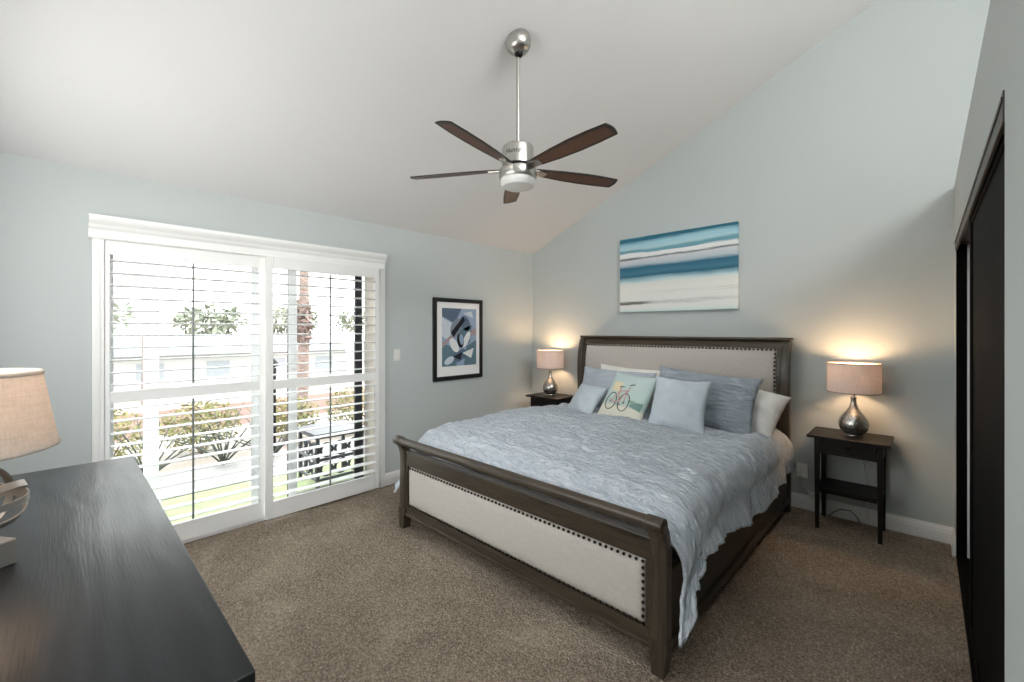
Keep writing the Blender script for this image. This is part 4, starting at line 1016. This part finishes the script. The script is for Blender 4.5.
# low patio table with cut-out side panels
ch = thing('patio_table', 'low black metal patio table with cut-out pattern sides outside the right shutter', 'table', (-0.75, -2.29, -0.06))
x0, x1, y0, y1, z0, z1 = -0.98, -0.52, -2.53, -2.05, -0.06, 0.44
obj('top', box(nb(), x0 - 0.02, x1 + 0.02, y0 - 0.02, y1 + 0.02, z1, z1 + 0.025, 0.005), 'slider_black', ch)
for x in (x0, x1 - 0.03):
    for y in (y0, y1 - 0.03): obj('leg', box(nb(), x, x + 0.03, y, y + 0.03, z0, z1, 0.003), 'slider_black', ch)
def cut_panel(vertical_x):
    b = nb(); n = 4
    def pt(s, z): return (x1 - 0.012, y0 + 0.03 + s * (y1 - y0 - 0.06), z) if vertical_x else (x0 + 0.03 + s * (x1 - x0 - 0.06), y0 + 0.012, z)
    for zz in (z0 + 0.08, z0 + 0.27, z1 - 0.015):
        a, c = pt(0, zz), pt(1, zz); tube(b, [a, c], 0.016, 6)
    for r_ in range(2):
        for k in range(3):
            s0 = (k + 0.5) / 3; zc_ = z0 + 0.175 + r_ * 0.185
            tube(b, [tuple(pt(s0 + 0.13 * math.cos(2 * PI * q / 18), zc_ + 0.062 * math.sin(2 * PI * q / 18))) for q in range(18)], 0.013, 6, True)
            for sg in (-1, 1): tube(b, [pt(s0 + sg * 0.13, zc_), pt(s0 + sg * 0.165, zc_)], 0.018, 6)
    obj('side_panel', b, 'slider_black', ch, smooth=True)
cut_panel(True); cut_panel(False)

# palm with bare trunk
def palm(px, py, z0, top, r, fl, label, seed, nf=18, skirt=True, drop=0.9):
    t = thing('palm_tree', label, 'palm tree', (px, py, z0)); b = nb()
    N = 14; pts = [(px + 0.15 * math.sin(k / N * 2), py, z0 + (top - z0) * k / N) for k in range(N + 1)]
    tube(b, pts, [r * (1.25 - 0.4 * k / N) for k in range(N + 1)], 12); obj('trunk', b, 'palm_bark', t, smooth=True)
    tx, ty, tz = pts[-1]; rnd = random.Random(seed); b = nb()
    for k in range(nf):
        a = 2 * PI * k / nf + rnd.uniform(-.15, .15); el = rnd.uniform(-0.2, 1.1); sp_ = []
        for q in range(9):
            s = q / 8; sp_.append(Vector((tx + math.cos(a) * math.cos(el) * fl * s, ty + math.sin(a) * math.cos(el) * fl * s, tz + fl * (math.sin(el) * s - 0.75 * s * s))))
        for q in range(8):
            A, B_ = sp_[q], sp_[q + 1]; d = (B_ - A).normalized(); sd = d.cross(Vector((0, 0, 1)))
            if sd.length < 0.01: continue
            sd.normalize(); wl = fl * 0.24 * math.sin(PI * (q + 0.6) / 8.6)
            for s_ in (-1, 1):
                for u_ in (0.0, 0.5):
                    P0 = A.lerp(B_, u_); v1 = b.verts.new(P0); v2 = b.verts.new(A.lerp(B_, u_ + 0.2)); v3 = b.verts.new(P0 + sd * s_ * wl + d * wl * 0.6 - Vector((0, 0, wl * 0.35))); b.faces.new((v1, v2, v3))
    obj('crown', b, 'palm_leaf', t)
    if skirt:
        b = leafcloud(260, tx, ty, tz - drop, r * 1.5, r * 1.5, 0.6, 0.14, seed + 1); obj('dry_frond_skirt', b, 'palm_bark', t)
    return t
def ray(u, d, dist_x):   # world (x,y) at plane x = dist_x seen at image column u
    F_ = Vector((-math.sin(TH), math.cos(TH))); R_ = Vector((math.cos(TH), math.sin(TH))); v = F_ * 432.27 + R_ * (u - 512); t_ = (dist_x - CAM.x) / v.x
    return CAM.y + t_ * v.y
palm(-7.2, -0.20, -0.9, 3.9, 0.115, 1.3, 'palm tree with bare brown trunk seen outside through right shutter', 5, 16, True, 2.3)
palm(-22.0, -1.6, -2.0, 3.7, 0.09, 1.6, 'distant palm tree top seen through upper louvers of left shutter', 6, 34, False)

def house(cx, cy, wx, wy, z0, hw, hr, wall, label, name='house'):
    t = thing(name, label, 'house', (cx, cy, z0))
    w_ = obj('walls', box(nb(), cx - wx / 2, cx + wx / 2, cy - wy / 2, cy + wy / 2, z0, z0 + hw), wall, t)
    b = nb(); e = 0.5; A = [b.verts.new((cx + sx_ * (wx / 2 + e), cy + sy_ * (wy / 2 + e), z0 + hw)) for sx_, sy_ in ((-1, -1), (1, -1), (1, 1), (-1, 1))]
    r1 = b.verts.new((cx, cy - wy / 2 + wx * 0.25, z0 + hw + hr)); r2 = b.verts.new((cx, cy + wy / 2 - wx * 0.25, z0 + hw + hr))
    b.faces.new(A[::-1]); b.faces.new((A[0], A[1], r1)); b.faces.new((A[1], A[2], r2, r1)); b.faces.new((A[2], A[3], r2)); b.faces.new((A[3], A[0], r1, r2))
    obj('roof', b, 'roof_tile', t)
    n = max(2, int(wy / 3))
    for k in range(n):
        y_ = cy - wy / 2 + wy * (k + 0.5) / n
        obj('window', box(nb(), cx + wx / 2 - 0.02, cx + wx / 2 + 0.04, y_ - 0.55, y_ + 0.55, z0 + hw * 0.4, z0 + hw * 0.8), 'house_window', t)
    return t
house(-30, 2.0, 9, 15, -2.0, 2.1, 1.0, 'house_white', 'low white house with broad grey roof far beyond the shrubs')
house(-34, 24, 9, 13, -2.0, 2.2, 1.2, 'house_white', 'white house with grey roof seen past the palm trunk')
house(-42, -14, 9, 14, -2.0, 2.4, 1.3, 'house_tan', 'tan house with grey roof at the far left of the view outside')
for i, (tx, ty, s) in enumerate(((-44, -24.0, 1.9), (-50, -3.0, 1.7), (-52, 7, 1.5), (-50, 14, 1.6), (-58, 27, 1.7), (-44, 34, 1.5), (-50, 50, 1.8))):
    t = thing('tree', 'distant pale green tree on the horizon outside the window', 'tree', (tx, ty, -2.0), 'trees on the horizon')
    obj('crown', leafcloud(420, tx, ty, 0.9 + s, 2.4 * s * .8, 2.8 * s * .8, 1.2 * s, 0.55, 40 + i), 'tree_leaf', t)
    b = nb(); tube(b, [(tx, ty, -2.0), (tx, ty, 1.5)], [0.3, 0.18], 8); obj('trunk', b, 'bark_brown', t)
# low garden walls stepping down the hill
for i, (x_, z_) in enumerate(((-9.5, -0.55), (-13.5, -1.15))):
    b = nb(); box(b, x_ - 0.25, x_ + 0.25, -14, 13.5, -2.3, z_ + 0.12); o = tag(place_origin(obj('garden_wall', b, 'house_tan'), (x_, 0, -2.3)), ['low terracotta coloured garden wall nearer the shrubs', 'low terracotta coloured garden wall farther down the slope'][i], 'wall', 'garden walls on the slope')
